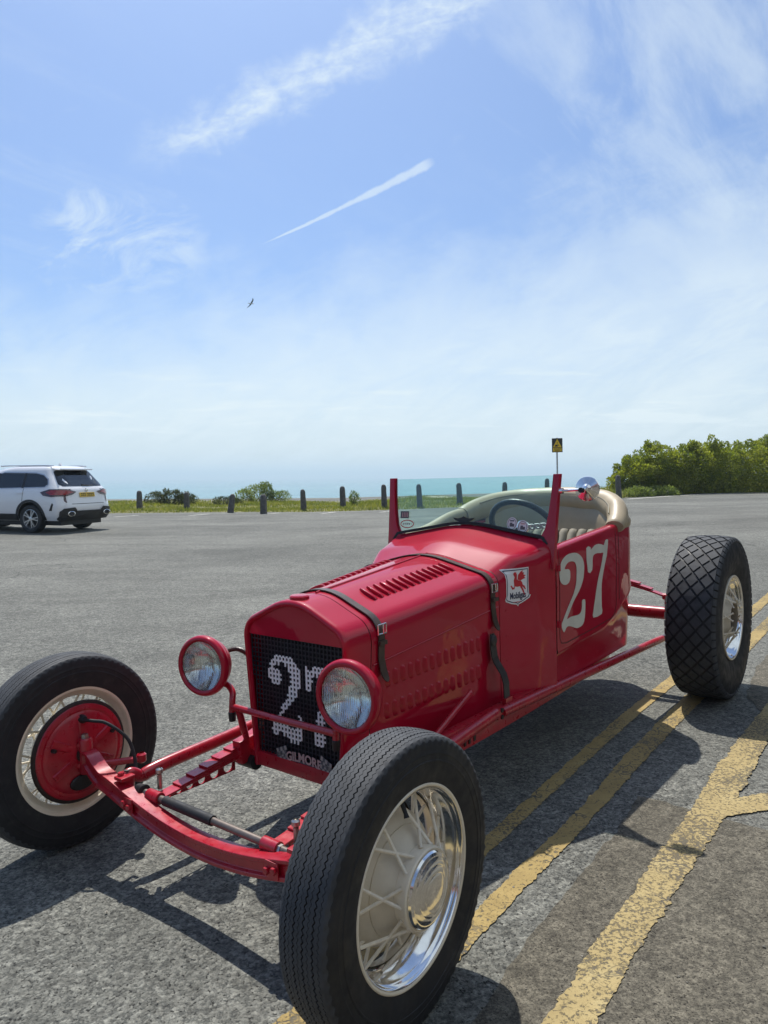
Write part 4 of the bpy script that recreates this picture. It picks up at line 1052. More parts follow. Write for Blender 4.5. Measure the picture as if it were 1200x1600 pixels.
    for i, (v, u) in enumerate(path):
        if u < 2.245: continue
        a = Vector(path[max(0, i-1)]); b = Vector(path[min(n-1, i+1)]); t = (b-a).normalized(); inn = Vector((-t.y, t.x))
        if inn.dot(Vector((v, u-1.95))) > 0: inn = -inn
        top = belt(min(u, 2.6)); rows.append([(v+inn.x*d, u+inn.y*d, z) for d, z in ((-.004, top-.030), (-.007, top-.012), (-.006, top+.004), (.004, top+.020), (.03, top+.034))])
    sk.grid(rows).build('roll_skirt', 'tan_leather', CAR, angle=60)
    # inner trim panels and pleated seat
    rows = []
    for i, (v, u) in enumerate(path):
        if u < 1.6: continue
        a = Vector(path[max(0, i-1)]); b = Vector(path[min(n-1, i+1)]); t = (b-a).normalized(); inn = Vector((-t.y, t.x))
        if inn.dot(Vector((v, u-1.95))) > 0: inn = -inn
        top = belt(min(u, 2.6))
        rows.append([(v+inn.x*d, u+inn.y*d, z) for d, z in ((.056, .55), (.058, .8), (.062, top-.06), (.056, top-.012))])
    MB().grid(rows).build('inner_trim', 'tan_cloth', CAR)
    rows = []
    for x in np.linspace(-.375, .375, 25):
        e = (abs(x)/.375)**3; uu = 2.515-.14*e; zt = 1.085-.035*max(0, x/.375)
        rows.append([(x, uu+.012, zt), (x, uu-.012, zt-.03), (x, uu-.028, zt-.08), (x, uu-.034, .95), (x, uu-.05, .90), (x, uu-.05, .80)])
    MB().grid(rows).build('seat_back_panel', 'tan_leather', CAR)
    for i in range(14):
        x = -.335+i*.0515
        MB().tube([(x, 2.425, .945), (x, 2.405, .92), (x, 2.34, .80), (x, 2.31, .66)], [(.026, .02), (.027, .035), (.027, .035), (.026, .03)], 10).build('seat_pleat', 'tan_cloth', CAR)
    for i in range(14):
        x = -.335+i*.0515
        MB().tube([(x, 2.33, .665), (x, 2.2, .675), (x, 1.98, .69), (x, 1.93, .665)], [(.026, .03)]*4, 8).build('seat_pleat', 'tan_cloth', CAR)
    return body, bv
BODY, BODY_BV = tub()

def trim_details():
    rv = MB().lathe([(0, .0042), (.0014, .0036), (.0020, 0)], 10).data('rivet', 'red_paint')
    cb = bvh_of(COWL); hb = bvh_of(HOOD)
    def stud(bv, p, D, parent, nm='rivet', me=rv):
        h = bv.ray_cast(Vector(p)-Vector(D)*.3, Vector(D))
        if h[0] is None: return
        n = h[1] if h[1].dot(Vector(D)) < 0 else -h[1]
        place(nm, me, parent, frame(h[0], n, (0, 1, .01)))
    for s in (1, -1):
        for z in (.42, .52, .62, .72): stud(cb, (s*.6, 1.255, z), (-s, 0, 0), COWL)
        for k in range(7): stud(BODY_BV, (s*.6, 1.66+k*.115, .405), (-s, 0, 0), BODY)
        for z in (.68, .78, .88): stud(BODY_BV, (s*.6, 1.545, z), (-s, 0, 0), BODY)
        stud(BODY_BV, (s*.6, 2.235, .955), (-s, 0, 0), BODY)
        for z in (.62, .86):
            MB().lathe([(0, 0), (0, .011), (.026, .011), (.028, 0)], 12, (s*.432, 1.556, z-.013), Matrix.Rotation(-PI/2, 3, 'Y')).build('door_hinge', 'red_paint', BODY)
    # piping seam along the crown of the cockpit roll and the door roll
    rp = catmull([(-.398, 2.28, 1.062), (-.36, 2.43, 1.085), (-.26, 2.535, 1.098), (-.12, 2.57, 1.102), (.0, 2.578, 1.102), (.12, 2.57, 1.098), (.26, 2.535, 1.085), (.36, 2.43, 1.050), (.405, 2.32, 1.008)], 7)
    P = []
    n = len(rp)
    for i, q in enumerate(rp):
        t = i/(n-1); inn = Vector((-q.x, 2.1-q.y, 0)).normalized(); P.append(q+inn*(.052+.014*math.sin(PI*t))*.80+Vector((0, 0, .040)))
    MB().tube(P, .0038, 6).build('roll_piping', 'tan_cloth', CAR)
trim_details()
def trade_shield():
    bv = bvh_of(COWL); f = lambda y, z: (.6, y, z); D = (-1, 0, 0)
    c0, z0 = 1.312, .812
    # outline sketched in a unit box then set on the cowl flank
    def T(P, k=1.): return [(c0+x*.062*k, z0+y*.072*k) for x, y in P]
    OUT = [(-1.05, .98), (-.9, 1.0), (1.0, 1.0), (.98, .8), (.95, .2), (.98, -.5), (1.12, -.60), (1.0, -.75), (.55, -.92), (.12, -1.04), (.05, -1.14), (-.02, -1.04), (-.5, -.95), (-.95, -.80), (-1.0, -.70), (-.90, -.5), (-.88, .2), (-.92, .75)]
    w = decal('trade_sticker', [T(OUT)], f, bv, D, 'decal_white', CAR, .0012, .02, .0006)
    w['label'] = 'white shield sticker with a red winged horse'
    INN = [(x*.93, y*.93) for x, y in OUT]; I2 = [(x*.885, y*.885) for x, y in OUT]
    n = len(OUT)
    strip = [T([INN[i], INN[(i+1) % n], I2[(i+1) % n], I2[i]]) for i in range(n)]
    decal('border', strip, f, bv, D, 'decal_blue', w, .0022, .02, .0004)
    horse = [[(-.30, .72), (-.18, .80), (-.05, .78), (.02, .62), (.0, .40), (.10, .32), (.30, .30), (.42, .20), (.50, .02), (.62, -.02), (.72, -.22), (.66, -.24), (.52, -.10), (.42, -.05), (.52, -.20), (.66, -.55), (.60, -.56), (.40, -.24), (.24, -.02), (.05, -.04), (-.18, .0), (-.34, -.06), (-.46, .08), (-.55, .06), (-.40, -.16), (-.22, -.14), (-.24, .10), (-.26, .35), (-.18, .52), (-.24, .60)],
             [(.06, .36), (.12, .62), (.30, .78), (.52, .86), (.46, .74), (.62, .72), (.54, .62), (.74, .56), (.60, .48), (.72, .40), (.50, .36), (.32, .30)]]
    decal('winged_horse', [T(h) for h in horse], f, bv, D, 'decal_red', w, .0022, .02, .0004)
    decal('lettering', [[(c0+.003+x, z0-.038+y*1.0) for x, y in p] for p in text_polys('Mobilgas', .036, .0009, .66)], f, bv, D, 'decal_blue', w, .0022, .05, .0004)
    decal('small_print', [[(c0-.02+k*.0065, z0-.066), (c0-.016+k*.0065, z0-.066), (c0-.016+k*.0065, z0-.062), (c0-.02+k*.0065, z0-.062)] for k in range(7)], f, bv, D, 'decal_red', w, .0022, .05, .0004)
trade_shield()

# ---- windscreen, wheel, mirror
def lean(z): return 1.522+(z-.94)*.135
def windscreen():
    for s in (1, -1):
        o = [(.449, 1.258), (.444, 1.15), (.440, 1.02), (.439, .93), (.438, .86), (.395, .88), (.340, .968), (.372, .992), (.392, 1.03), (.404, 1.09), (.413, 1.17), (.419, 1.258)]
        m = MB(); m.prism([(s*a, b) for a, b in o], lambda x, z: (x, lean(z)-.014, z), lambda x, z: (x, lean(z)+.012, z))
        m.build('windscreen_post', 'red_paint', CAR, bevel=.004)
    A = [(-.405, .958)]+[(p.x, p.y+.004) for p in full(1.53) if abs(p.x) < .385 and p.y > .95]+[(.405, .958)]
    A = sorted(set((round(a, 4), round(b, 4)) for a, b in A))
    poly = A+[(.414, 1.05), (.424, 1.20), (.426, 1.252), (-.426, 1.252), (-.424, 1.20), (-.414, 1.05)]
    m = MB(); n = len(A)
    xs = [a for a, b in A]
    def topx(x): return x*.426/.405
    rows = []
    for dy in (-.0025, .0025):
        rows.append([(a, lean(b)+dy, b) for a, b in A]); rows.append([(topx(a), lean(1.252)+dy, 1.252) for a, b in A])
    m.grid([rows[0], rows[1], rows[3], rows[2]], cu=True)
    g = m.build('windscreen_glass', 'screen_glass', CAR, smooth=False)
    MB().sweep([(a, lean(b)-.006, b+.004) for a, b in A], [(-.010, -.006), (.010, -.006), (.008, .007), (-.008, .007)]).build('screen_seal', 'rubber', CAR)
    # stickers on the glass
    on = lambda x, z: (x, lean(z)-.0045, z)
    sq = lambda cx, cz, w, h: [(cx-w/2, cz-h/2), (cx+w/2, cz-h/2), (cx+w/2, cz+h/2), (cx-w/2, cz+h/2)]
    def disc(cx, cz, a, b, k=24): return [(cx+a*math.cos(2*PI*i/k), cz+b*math.sin(2*PI*i/k)) for i in range(k)]
    def ring(cx, cz, a, b, t, k=24):
        o, i_ = disc(cx, cz, a, b, k), disc(cx, cz, a-t, b-t, k); return [[o[q], o[(q+1) % k], i_[(q+1) % k], i_[q]] for q in range(k)]
    D = (0, 1, 0)
    t = decal('tax_sticker', [sq(-.352, 1.080, .050, .034)], on, None, D, 'badge_grey', g, 0, .1, .0008)
    decal('tax_sticker_print', [sq(-.364+k*.010, 1.080, .005, .022) for k in range(4)], lambda x, z: (x, lean(z)-.0062, z), None, D, 'badge_red', g, 0, .1, .0004)
    decal('oval_sticker', ring(-.335, 1.036, .040, .020, .004), on, None, D, 'decal_red', g, 0, .1, .0008)
    decal('oval_sticker_print', [[(x-.335, z+1.036) for x, z in p] for p in [sq(k*.011-.02, 0, .006, .008) for k in range(4)]], on, None, D, 'badge_silver', g, 0, .1, .0008)
    wing = [(-.058, .010), (-.03, .006), (-.012, .010), (0, .016), (.012, .010), (.03, .006), (.058, .010), (.045, -.002), (.02, -.010), (.008, -.014), (-.008, -.014), (-.02, -.010), (-.045, -.002)]
    decal('wing_emblem', [[(x-.017, z+1.060) for x, z in wing]], on, None, D, 'sign_black', g, 0, .1, .0008)
    for cx, cz in ((.232, 1.046), (.284, 1.034)):
        b = decal('round_sticker', [disc(cx, cz, .025, .028)], on, None, D, 'decal_white', g, 0, .1, .0008)
        on2 = lambda x, z: (x, lean(z)-.0062, z)
        decal('sticker_print', ring(cx, cz, .021, .024, .002)+[sq(cx, cz-.006, .022, .012), sq(cx-.004, cz+.002, .012, .006)], on2, None, D, 'badge_grey', g, 0, .1, .0004)
        decal('sticker_arc', [sq(cx, cz+.013, .020, .005)], on2, None, D, 'badge_red' if cx > .25 else 'decal_blue', g, 0, .1, .0004)
windscreen()
def steering():
    c = Vector((.165, 1.765, 1.010)); ax = Vector((0, .80, .60)).normalized()
    M = frame(c, ax, (0, -.6, .8)); r = .158
    w = empty('steering_wheel', CAR); 
    rim = [M @ Vector((0, r*math.cos(a), r*math.sin(a))) for a in np.linspace(0, 2*PI, 49)[:-1]]
    MB().tube(rim, .014, 12, closed=True).build('rim', 'black_leather', w)
    for a in (PI-.14, -.40, -PI/2-.1):
        m = MB(); d = Vector((0, math.cos(a), math.sin(a))); e = Vector((0, -math.sin(a), math.cos(a)))
        for k in range(4):   # drilled alloy spoke: bays with round holes
            r0, r1 = .03+k*.032, .03+(k+1)*.032; cc = (r0+r1)/2; nn = 16
            sqp = []; cir = []
            for q in range(nn):
                t = 2*PI*(q+.5)/nn; c_, s_ = math.cos(t), math.sin(t); kk = 1/max(abs(c_), abs(s_))
                sqp.append((cc+c_*kk*.016, s_*kk*.016)); cir.append((cc+c_*.008, s_*.008))
            P = lambda p, x: M @ (Vector((x, 0, 0))+d*p[0]+e*p[1])
            rows = [[P(p, -.002) for p in sqp], [P(p, .002) for p in sqp], [P(p, .002) for p in cir], [P(p, -.002) for p in cir]]
            m.grid(rows, cu=True, cv=True)
        m.build('spoke', 'white_enamel', w, smooth=False)
    MB().lathe([(-.03, .03), (.012, .034), (.018, .028), (.02, 0)], 24, M.translation, M.to_3x3()).build('hub', 'chrome', w)
    MB().tube([c, c+Vector((0, -.75, -.55))], .02, 10).build('steering_column', 'black_metal', CAR)
    d = MB().box((0, 1.60, .88), (.80, .012, .12)).build('dashboard', 'steel', CAR, bevel=.004)
    for x in (-.12, 0, .12):
        gph = MB().lathe([(0, .045), (.012, .045), (.016, .040), (.010, .038), (.010, 0)], 24, (x, 1.606, .885), Matrix.Rotation(PI/2, 3, 'Z')); gph.build('gauge', 'black_metal', d)
steering()
def mirror():
    c = Vector((.560, 1.572, 1.193)); 
    m = empty('rear_mirror', CAR)
    # head faces rearward and inboard: lathe axis from mirror face (rear) to the back (front)
    M = frame(c, Vector((.10, -1, .05)), (0, 0, 1)); R3 = M.to_3x3()
    MB().lathe([(-.010, 0), (-.010, .046), (-.006, .050), (.002, .051), (.006, .049), (.010, .036), (.016, .020), (.026, .011), (.03, 0)], 40, c, R3).build('mirror_head', 'chrome', m, angle=14)
    MB().tube([c+R3 @ Vector((.016, 0, 0)), (.53, 1.553, 1.190), (.445, 1.556, 1.186)], [.009, .006, .006], 10).build('mirror_arm', 'chrome', m)
    MB().lathe([(-.014, .012), (.014, .012), (.014, 0)], 12, (.446, 1.556, 1.186)).build('mirror_clamp', 'chrome', m)
    MB().lathe([(-.012, 0), (-.012, .011), (.012, .011), (.012, 0)], 12, c+R3 @ Vector((.022, -.018, -.006)), R3).build('mirror_pivot', 'black_metal', m)
mirror()

# ---- wheels
def front_tyre():
    R = ZF; N = 296; prof = []
    side = [(.046, .214), (.054, .220), (.0560, .2225), (.0575, .2225), (.0582, .226), (.0625, .244), (.0648, .262), (.0655, .272), (.0670, .2735), (.0670, .2765), (.0655, .278), (.0652, .290), (.0662, .2915), (.0662, .2945), (.0652, .2965)]
    sh = [(.0650, .306), (.0640, .3155), (.0622, .3225), (.0598, .3268)]
    def crown(x): return R-.0082*(abs(x)/.057)**2.4
    tread = []
    for g, wd, dp in [(-.048, .0016, .0018), (-.036, .0036, .0065), (-.024, .0016, .0018), (-.012, .0036, .0065), (0, .0016, .0018), (.012, .0036, .0065), (.024, .0016, .0018), (.036, .0036, .0065), (.048, .0016, .0018)]:
        tread += [(g-wd/2, 0), (g-wd/2+.0003, dp), (g+wd/2-.0003, dp), (g+wd/2, 0)]
    rows = []
    for k in range(N):
        a = 2*PI*k/N; zig = .0024*(1 if k % 2 else -1); row = []
        ser = -.0042 if (k//2) % 2 else .0006
        for x, r in side: row.append((-x, r, 0))
        for x, r in sh: row.append((-x, r+ser, 0))
        row.append((-.0568, crown(.0568), 0))
        for x, d in tread: row.append((x+zig, crown(x)-d, 0))
        row.append((.0568, crown(.0568), 0))
        for x, r in reversed(sh): row.append((x, r+ser, 0))
        for x, r in reversed(side): row.append((x, r, 0))
        rows.append([(x, r*math.cos(a), r*math.sin(a)) for x, r, _ in row])
    m = MB(); m.grid(rows, cu=True)
    lo, hi = len(side)+1, len(rows[0])-len(side)-2
    C = len(rows[0])-1
    m.m = [1 if lo+1 <= (i % C) <= hi-2 else 0 for i in range(len(m.f))]
    return m.data('tyre', ['rubber', 'tread_rubber'], angle=28)
def wheel_common():
    d = {}
    d['rim_flange'] = MB().lathe([(.046, .2205), (.0525, .2245), (.0575, .2245), (.0600, .2222), (.0595, .2180), (.057, .2155), (.050, .2150), (.046, .217)], 96).data('rim_flange', 'cream', angle=60)
    d['trim_ring'] = MB().lathe([(.054, .2152), (.0575, .2146), (.0565, .2128), (.050, .2118), (.0435, .208), (.040, .2055), (.030, .2045), (.027, .201), (.012, .1985), (.008, .194), (-.012, .192), (-.012, .196)], 96).data('trim_ring', 'chrome', angle=60)
    d['rim'] = MB().lathe([(-.012, .1895), (-.030, .1885), (-.036, .193), (-.040, .203), (-.046, .207), (-.051, .209), (-.0555, .215), (-.0545, .2225), (-.048, .2245), (-.040, .2205), (-.02, .205), (.03, .207)], 96).data('rim', 'cream', angle=60)
    d['hub'] = MB().lathe([(-.02, .05), (.03, .082), (.060, .091), (.078, .0925), (.086, .0915), (.089, .088), (.086, .083), (.07, .082)], 64).data('hub', 'cream', angle=40)
    d['hubcap'] = MB().lathe([(.080, .084), (.090, .0835), (.0955, .0805), (.0985, .0745), (.0985, .0720), (.1025, .0660), (.1045, .0585), (.1040, .0565), (.1075, .0500), (.1088, .0425), (.1083, .0405), (.1110, .0340), (.1122, .02), (.1126, 0)], 64).data('hubcap', 'chrome', angle=20)
    d['drum'] = MB().lathe([(.062, .084), (.050, .098), (.034, .112), (.018, .1215), (.0165, .1235), (.013, .1235), (.012, .126), (.003, .139), (-.012, .149), (-.030, .153), (-.060, .154)], 72).data('drum', 'cream_dull', angle=40)
    d['spoke'] = MB().tube([(0, 0, 0), (.02, 0, 0), (1., 0, 0)], [.0066, .0042, .0042], 8).data('spoke', 'cream')
    return d
def add_spokes(w, me, n=32, M0=Matrix.Identity(4)):
    for k in range(n):
        a = 2*PI*k/n; outer = k % 2 == 0; lean_ = .42 if (k//2) % 2 else -.42
        hx, hr = (.074, .091) if outer else (-.004, .088)
        rx = .008 if outer else -.018
        a2 = a+lean_
        p = Vector((hx, hr*math.cos(a2), hr*math.sin(a2))); q = Vector((rx, .192*math.cos(a), .192*math.sin(a)))
        M = frame(p, q-p, (1, 0, 0)) @ Matrix.Diagonal(((q-p).length, 1, 1, 1))
        place('spoke', me, w, M0 @ M)
WD = wheel_common(); FT = front_tyre()
def backing(w):
    """inner face of the front brake: plate, web, pocket, hose union"""
    MB().lathe([(-.062, .176), (-.066, .178), (-.072, .174), (-.074, .165), (-.050, .162)], 64).build('drum_lip', 'dark_grease', w)
    m = MB().lathe([(-.066, .170), (-.078, .163), (-.082, .150), (-.080, .142), (-.088, .128), (-.092, .07), (-.098, .05), (-.098, 0)], 64); pl = m.build('backing_plate', 'red_metal', w, angle=30)
    # pressed ribs: bars running up, forward and across
    m = MB()
    for a, l0, l1 in ((PI/2, .03, .13), (PI*.16, .02, .13), (PI*.84, .02, .13), (-PI*.16, .02, .125), (-PI*.84, .02, .125)):
        d = Vector((0, math.cos(a), math.sin(a))); m.sweep([Vector((-.088, 0, 0))+d*l0, Vector((-.084, 0, 0))+d*l1], [(-.020, -.006), (.020, -.006), (.012, .010), (-.012, .010)], up=(-1, 0, 0))
    m.build('pressed_web', 'red_metal', pl, bevel=.004)
    MB().lathe([(-.0995, 0), (-.0995, .024), (-.0965, .027), (-.090, .027)], 20, (0, .012, -.100), Matrix.Diagonal((1, 1.7, 1))).build('inspection_pocket', 'black_metal', pl)
    for a, rr in ((.35, .118), (2.75, .118), (3.9, .10)):
        MB().lathe([(-.104, 0), (-.104, .007), (-.085, .008)], 8, (0, rr*math.cos(a), rr*math.sin(a))).build('bolt', 'black_metal', pl)
    MB().lathe([(-.108, 0), (-.108, .010), (-.10, .014), (-.085, .016)], 12, (0, 0, .118)).build('hose_union', 'black_metal', pl)
    return pl
for s in (1, -1):
    w = empty('front_wheel', CAR, (s*.732, 0, ZF), (0 if s > 0 else PI)+.0406)
    place('tyre', FT, w)
    for nm in ('rim_flange', 'trim_ring', 'rim', 'hub', 'hubcap', 'drum'): place(nm, WD[nm], w)
    add_spokes(w, WD['spoke']); backing(w)
    vs = MB().tube([(.036, -.02, .196), (.052, -.028, .176), (.056, -.03, .168)], [.006, .005, .007], 8).build('valve_stem', 'rubber', w)
def rear_wheels():
    R = ZR; m = MB()
    m.lathe([(-.085, .215), (-.105, .225), (-.121, .270), (-.130, .320), (-.129, .365), (-.124, .402), (-.112, .422), (-.104, .4305), (-.06, .4365), (0, .4385), (.06, .4365), (.104, .4305), (.112, .422), (.124, .402), (.129, .365), (.130, .320), (.121, .270), (.105, .228), (.085, .22)], 120)
    tm = m.data('tyre', 'rubber', angle=40)
    t = MB(); nP = 32; P = 2*PI/nP; kx = .036; hw = .108
    def crown(x): return R-.0090*(abs(x)/.108)**2.6
    def clip(poly, lim, sgn):
        out = []
        for i in range(len(poly)):
            a, b = poly[i], poly[(i+1) % len(poly)]; ia, ib = sgn*a[0] <= lim, sgn*b[0] <= lim
            if ia: out.append(a)
            if ia != ib:
                tt = (sgn*lim-a[0])/(b[0]-a[0]); out.append((a[0]+(b[0]-a[0])*tt, a[1]+(b[1]-a[1])*tt))
        return out
    for i in range(nP):
        for j in range(-8, 9):
            for half_ in (0,):
                cx = j*kx; cs = (i+(.5 if j % 2 else 0))*P
                cell = [(cx-kx, cs), (cx, cs-.5*P), (cx+kx, cs), (cx, cs+.5*P)]
                q = [(cx+(x-cx)*.80, cs+(s_-cs)*.80) for x, s_ in cell]
                q = clip(clip(q, hw, 1), hw, -1)
                if len(q) < 3: continue
                def P3(x, s_, dr): r = crown(x)-dr; return (x, r*math.cos(s_), r*math.sin(s_))
                n = len(q); t.add([P3(*p, 0) for p in q]+[P3(*p, .012) for p in q], [tuple(range(n))]+[(k, n+k, n+(k+1) % n, (k+1) % n) for k in range(n)])
    # shoulder lugs
    for s in (-1, 1):
        for i in range(nP*2):
            a0, a1 = (i+.10)*P/2, (i+.90)*P/2
            vs = []
            for x, r in ((.1095, .4365), (.1185, .4285), (.1255, .4150), (.1215, .408), (.112, .424)):
                for a in (a0, a1): vs.append((s*x, r*math.cos(a), r*math.sin(a)))
            t.add(vs, [(0, 1, 3, 2), (2, 3, 5, 4), (4, 5, 7, 6), (0, 2, 4, 6, 8), (1, 9, 7, 5, 3)])
    td = t.data('tread', 'tread_rubber', smooth=False)
    k = .2303/.2245
    for s in (1, -1):
        w = empty('rear_wheel', CAR, (s*.692, WB, ZR), 0 if s > 0 else PI)
        place('tyre', tm, w); o = place('tread', td, w); o['kind'] = 'stuff'
        M = Matrix.Translation((.058, 0, 0)) @ Matrix.Diagonal((1, k, k, 1))
        for nm in ('rim_flange', 'trim_ring', 'rim', 'drum'): place(nm, WD[nm], w, M)
        add_spokes(w, WD['spoke'], 32, M)
        M2 = Matrix.Translation((-.012, 0, 0)) @ Matrix.Diagonal((1, k, k, 1))
        for nm in ('hub', 'hubcap'): place(nm, WD[nm], w, M2)
        place('barrel', bpy.data.meshes['barrel'] if 'barrel' in bpy.data.meshes else MB().lathe([(.05, .205), (-.10, .205), (-.10, .14)], 64).data('barrel', 'cream'), w)
        MB().lathe([(-.02, .155), (-.075, .160), (-.085, .15), (-.09, .05), (-.09, 0)], 48).build('backing_plate', 'red_metal', w)
rear_wheels()

# ---- front axle and suspension
def axle():
    T = [(-.615, .352), (-.590, .350), (-.555, .326), (-.515, .306), (-.46, .296), (-.40, .282), (-.30, .2585), (-.20, .2405), (-.10, .2295), (0, .2255)]
    path = [(x, 0, z-.028) for x, z in T]+[(-x, 0, z-.028) for x, z in reversed(T[:-1])]
    h, w = .029, .024
    sec = [(-w, h), (-w, h-.011), (-w+.010, h-.016), (-w+.010, -h+.016), (-w, -h+.011), (-w, -h), (w, -h), (w, -h+.011), (w-.010, -h+.016), (w-.010, h-.016), (w, h-.011), (w, h)]
    a = MB().sweep(catmull(path, 3), sec).build('front_axle', 'red_metal', CAR, angle=30, bevel=.0012, seg=1)
    for s in (1, -1):
        k = MB().lathe([(-.062, 0), (-.062, .020), (-.055, .024), (.055, .024), (.062, .020), (.062, 0)], 20, (s*.622, 0, .332), Matrix.Rotation(PI/2, 3, 'Y'))
        kp = k.build('kingpin', 'red_metal', CAR)
        MB().lathe([(-.004, 0), (-.004, .013), (.010, .012), (.012, 0)], 6, (s*.622, 0, .397), Matrix.Rotation(-PI/2, 3, 'Y')).build('kingpin_nut', 'steel', kp)
        MB().tube([(s*.62, 0, .335), (s*.66, 0, .3375)], [.03, .028], 14).build('spindle', 'dark_grease', CAR)
        # steering arm sweeping back
        MB().tube(catmull([(s*.63, .01, .30), (s*.605, .07, .285), (s*.57, .14, .28), (s*.55, .165, .28)], 5), .012, 10).build('steering_arm', 'red_metal', CAR)
        MB().lathe([(-.018, .010), (-.012, .017), (.012, .017), (.018, .010), (.018, 0)], 14, (s*.55, .170, .284), Matrix.Rotation(PI/2, 3, 'Y')).build('rod_end', 'red_metal', CAR)
        # spring perch boss and radius rod
        MB().lathe([(-.030, 0), (-.030, .022), (.016, .026), (.022, .020), (.022, 0)], 18, (s*.42, .030, .278), Matrix.Rotation(-PI/2, 3, 'Y')).build('perch_boss', 'red_metal', CAR, bevel=.002)
        rod = catmull([(s*.425, .015, .292), (s*.418, .045, .300), (s*.410, .075, .283), (s*.404, .11, .291), (s*.398, .20, .300), (s*.392, .55, .318), (s*.394, .80, .345), (s*.398, 1.06, .368)], 6)
        rr = [.021]*len(rod); rr[:6] = [.018, .02, .021, .021, .021, .021]
        MB().tube(rod, [(.015, .021)]*14+[(.019, .023)]*(len(rod)-14), 14).build('radius_rod', 'red_metal', CAR)
        # quarter-elliptic spring: stacked leaves
        sp = empty('leaf_spring', CAR)
        top = lambda u: .272+.034*(u-.05)/.37
        ends = [(.040, 0), (.118, 1), (.172, 2), (.226, 3), (.280, 4), (.334, 5)]
        for k_, (e, i) in enumerate(ends):
            z0 = i*.0072
            m = MB(); P = [(s*.272, u, top(u)-.0036+z0*1.0-.012+.012*min(1, (u-e)/.05)) for u in np.linspace(e, .425, 8)] if False else [(s*.272, u, top(u)-.016+z0) for u in np.linspace(e, .425, 8)]
            m.sweep(P, [(-.024, -.0034), (.024, -.0034), (.024, .0034), (-.024, .0034)]); m.build('leaf', 'red_metal', sp, bevel=.001, seg=1)
        # drilled side bracket with round lightening holes growing to the rear
        m = MB(); u0 = .082; nb = 6
        ed = [u0]
        for k_ in range(nb): ed.append(ed[-1]+.036+.0055*k_)
        for k_ in range(nb):
            a0, a1 = ed[k_], ed[k_+1]; c = (a0+a1)/2; nn = 20
            zt0, zt1 = top(a0)-.022, top(a1)-.022; hb0, hb1 = .022+.0052*k_, .022+.0052*(k_+1)
            zc = (zt0+zt1)/2-(hb0+hb1)/4-.002; rad = min((a1-a0)*.36, (hb0+hb1)/4*.80)
            outer, inner = [], []
            for q in range(nn):
                t = 2*PI*(q+.5)/nn; c_, s_ = math.cos(t), math.sin(t); kk = 1/max(abs(c_), abs(s_)); px, pz = c_*kk, s_*kk
                fu = (px+1)/2; zt = zt0+(zt1-zt0)*fu; zb = zt-(hb0+(hb1-hb0)*fu)
                outer.append((a0+(a1-a0)*fu, zb+(zt-zb)*(pz+1)/2)); inner.append((c+rad*c_, zc+rad*s_))
            for xo in (.022,):
                rows = [[(s*(.272+xo), a, b) for a, b in outer], [(s*(.272+xo-.005), a, b) for a, b in outer], [(s*(.272+xo-.005), a, b) for a, b in inner], [(s*(.272+xo), a, b) for a, b in inner]]
                m.grid(rows, cu=True, cv=True)
        m.build('drilled_bracket', 'red_metal', sp, smooth=False)
        MB().lathe([(-.030, .010), (-.030, .019), (.030, .019), (.030, .010)], 18, (s*.272, .034, .262)).build('spring_eye', 'red_metal', sp)
        MB().lathe([(-.006, 0), (-.006, .014), (.006, .014), (.006, 0)], 6, (s*.308, .034, .262)).build('eye_bolt', 'steel', sp)
        MB().lathe([(-.04, .0), (-.04, .028), (.04, .028), (.04, 0)], 20, (s*.25, .415, .262)).build('spring_clamp', 'black_metal', sp)
        # little grease nipple / shock stud on the spring
        MB().tube([(s*.318, .085, .258), (s*.318, .085, .306)], .008, 8).lathe([(-.011, .007), (-.006, .0125), (.006, .0125), (.011, .007), (.011, 0)], 12, (s*.318, .085, .318), Matrix.Rotation(PI/2, 3, 'Y')).build('shock_stud', 'steel', CAR)
        # brake hose looping from the backing plate to the rod
        x0 = .732-.108
        MB().tube(catmull([(s*x0, 0, ZF+.118), (s*(x0-.045), .01, ZF+.121), (s*.545, .04, ZF+.110), (s*.500, .085, ZF+.055), (s*.475, .095, ZF-.01), (s*.455, .085, .285), (s*.43, .08, .265)], 7), .0062, 8).build('brake_hose', 'rubber', CAR)
    MB().tube([(-.36, .034, .262), (.36, .034, .262)], .0115, 14).build('tie_tube', 'dull_steel', CAR)
    MB().tube([(-.215, .034, .262), (.02, .034, .262)], .0158, 16).build('tube_sleeve', 'rubber', CAR)
    MB().lathe([(-.02, 0), (-.02, .02), (.015, .024), (.02, .015), (.02, 0)], 16, (-.345, .034, .262)).build('tube_end', 'black_metal', CAR)
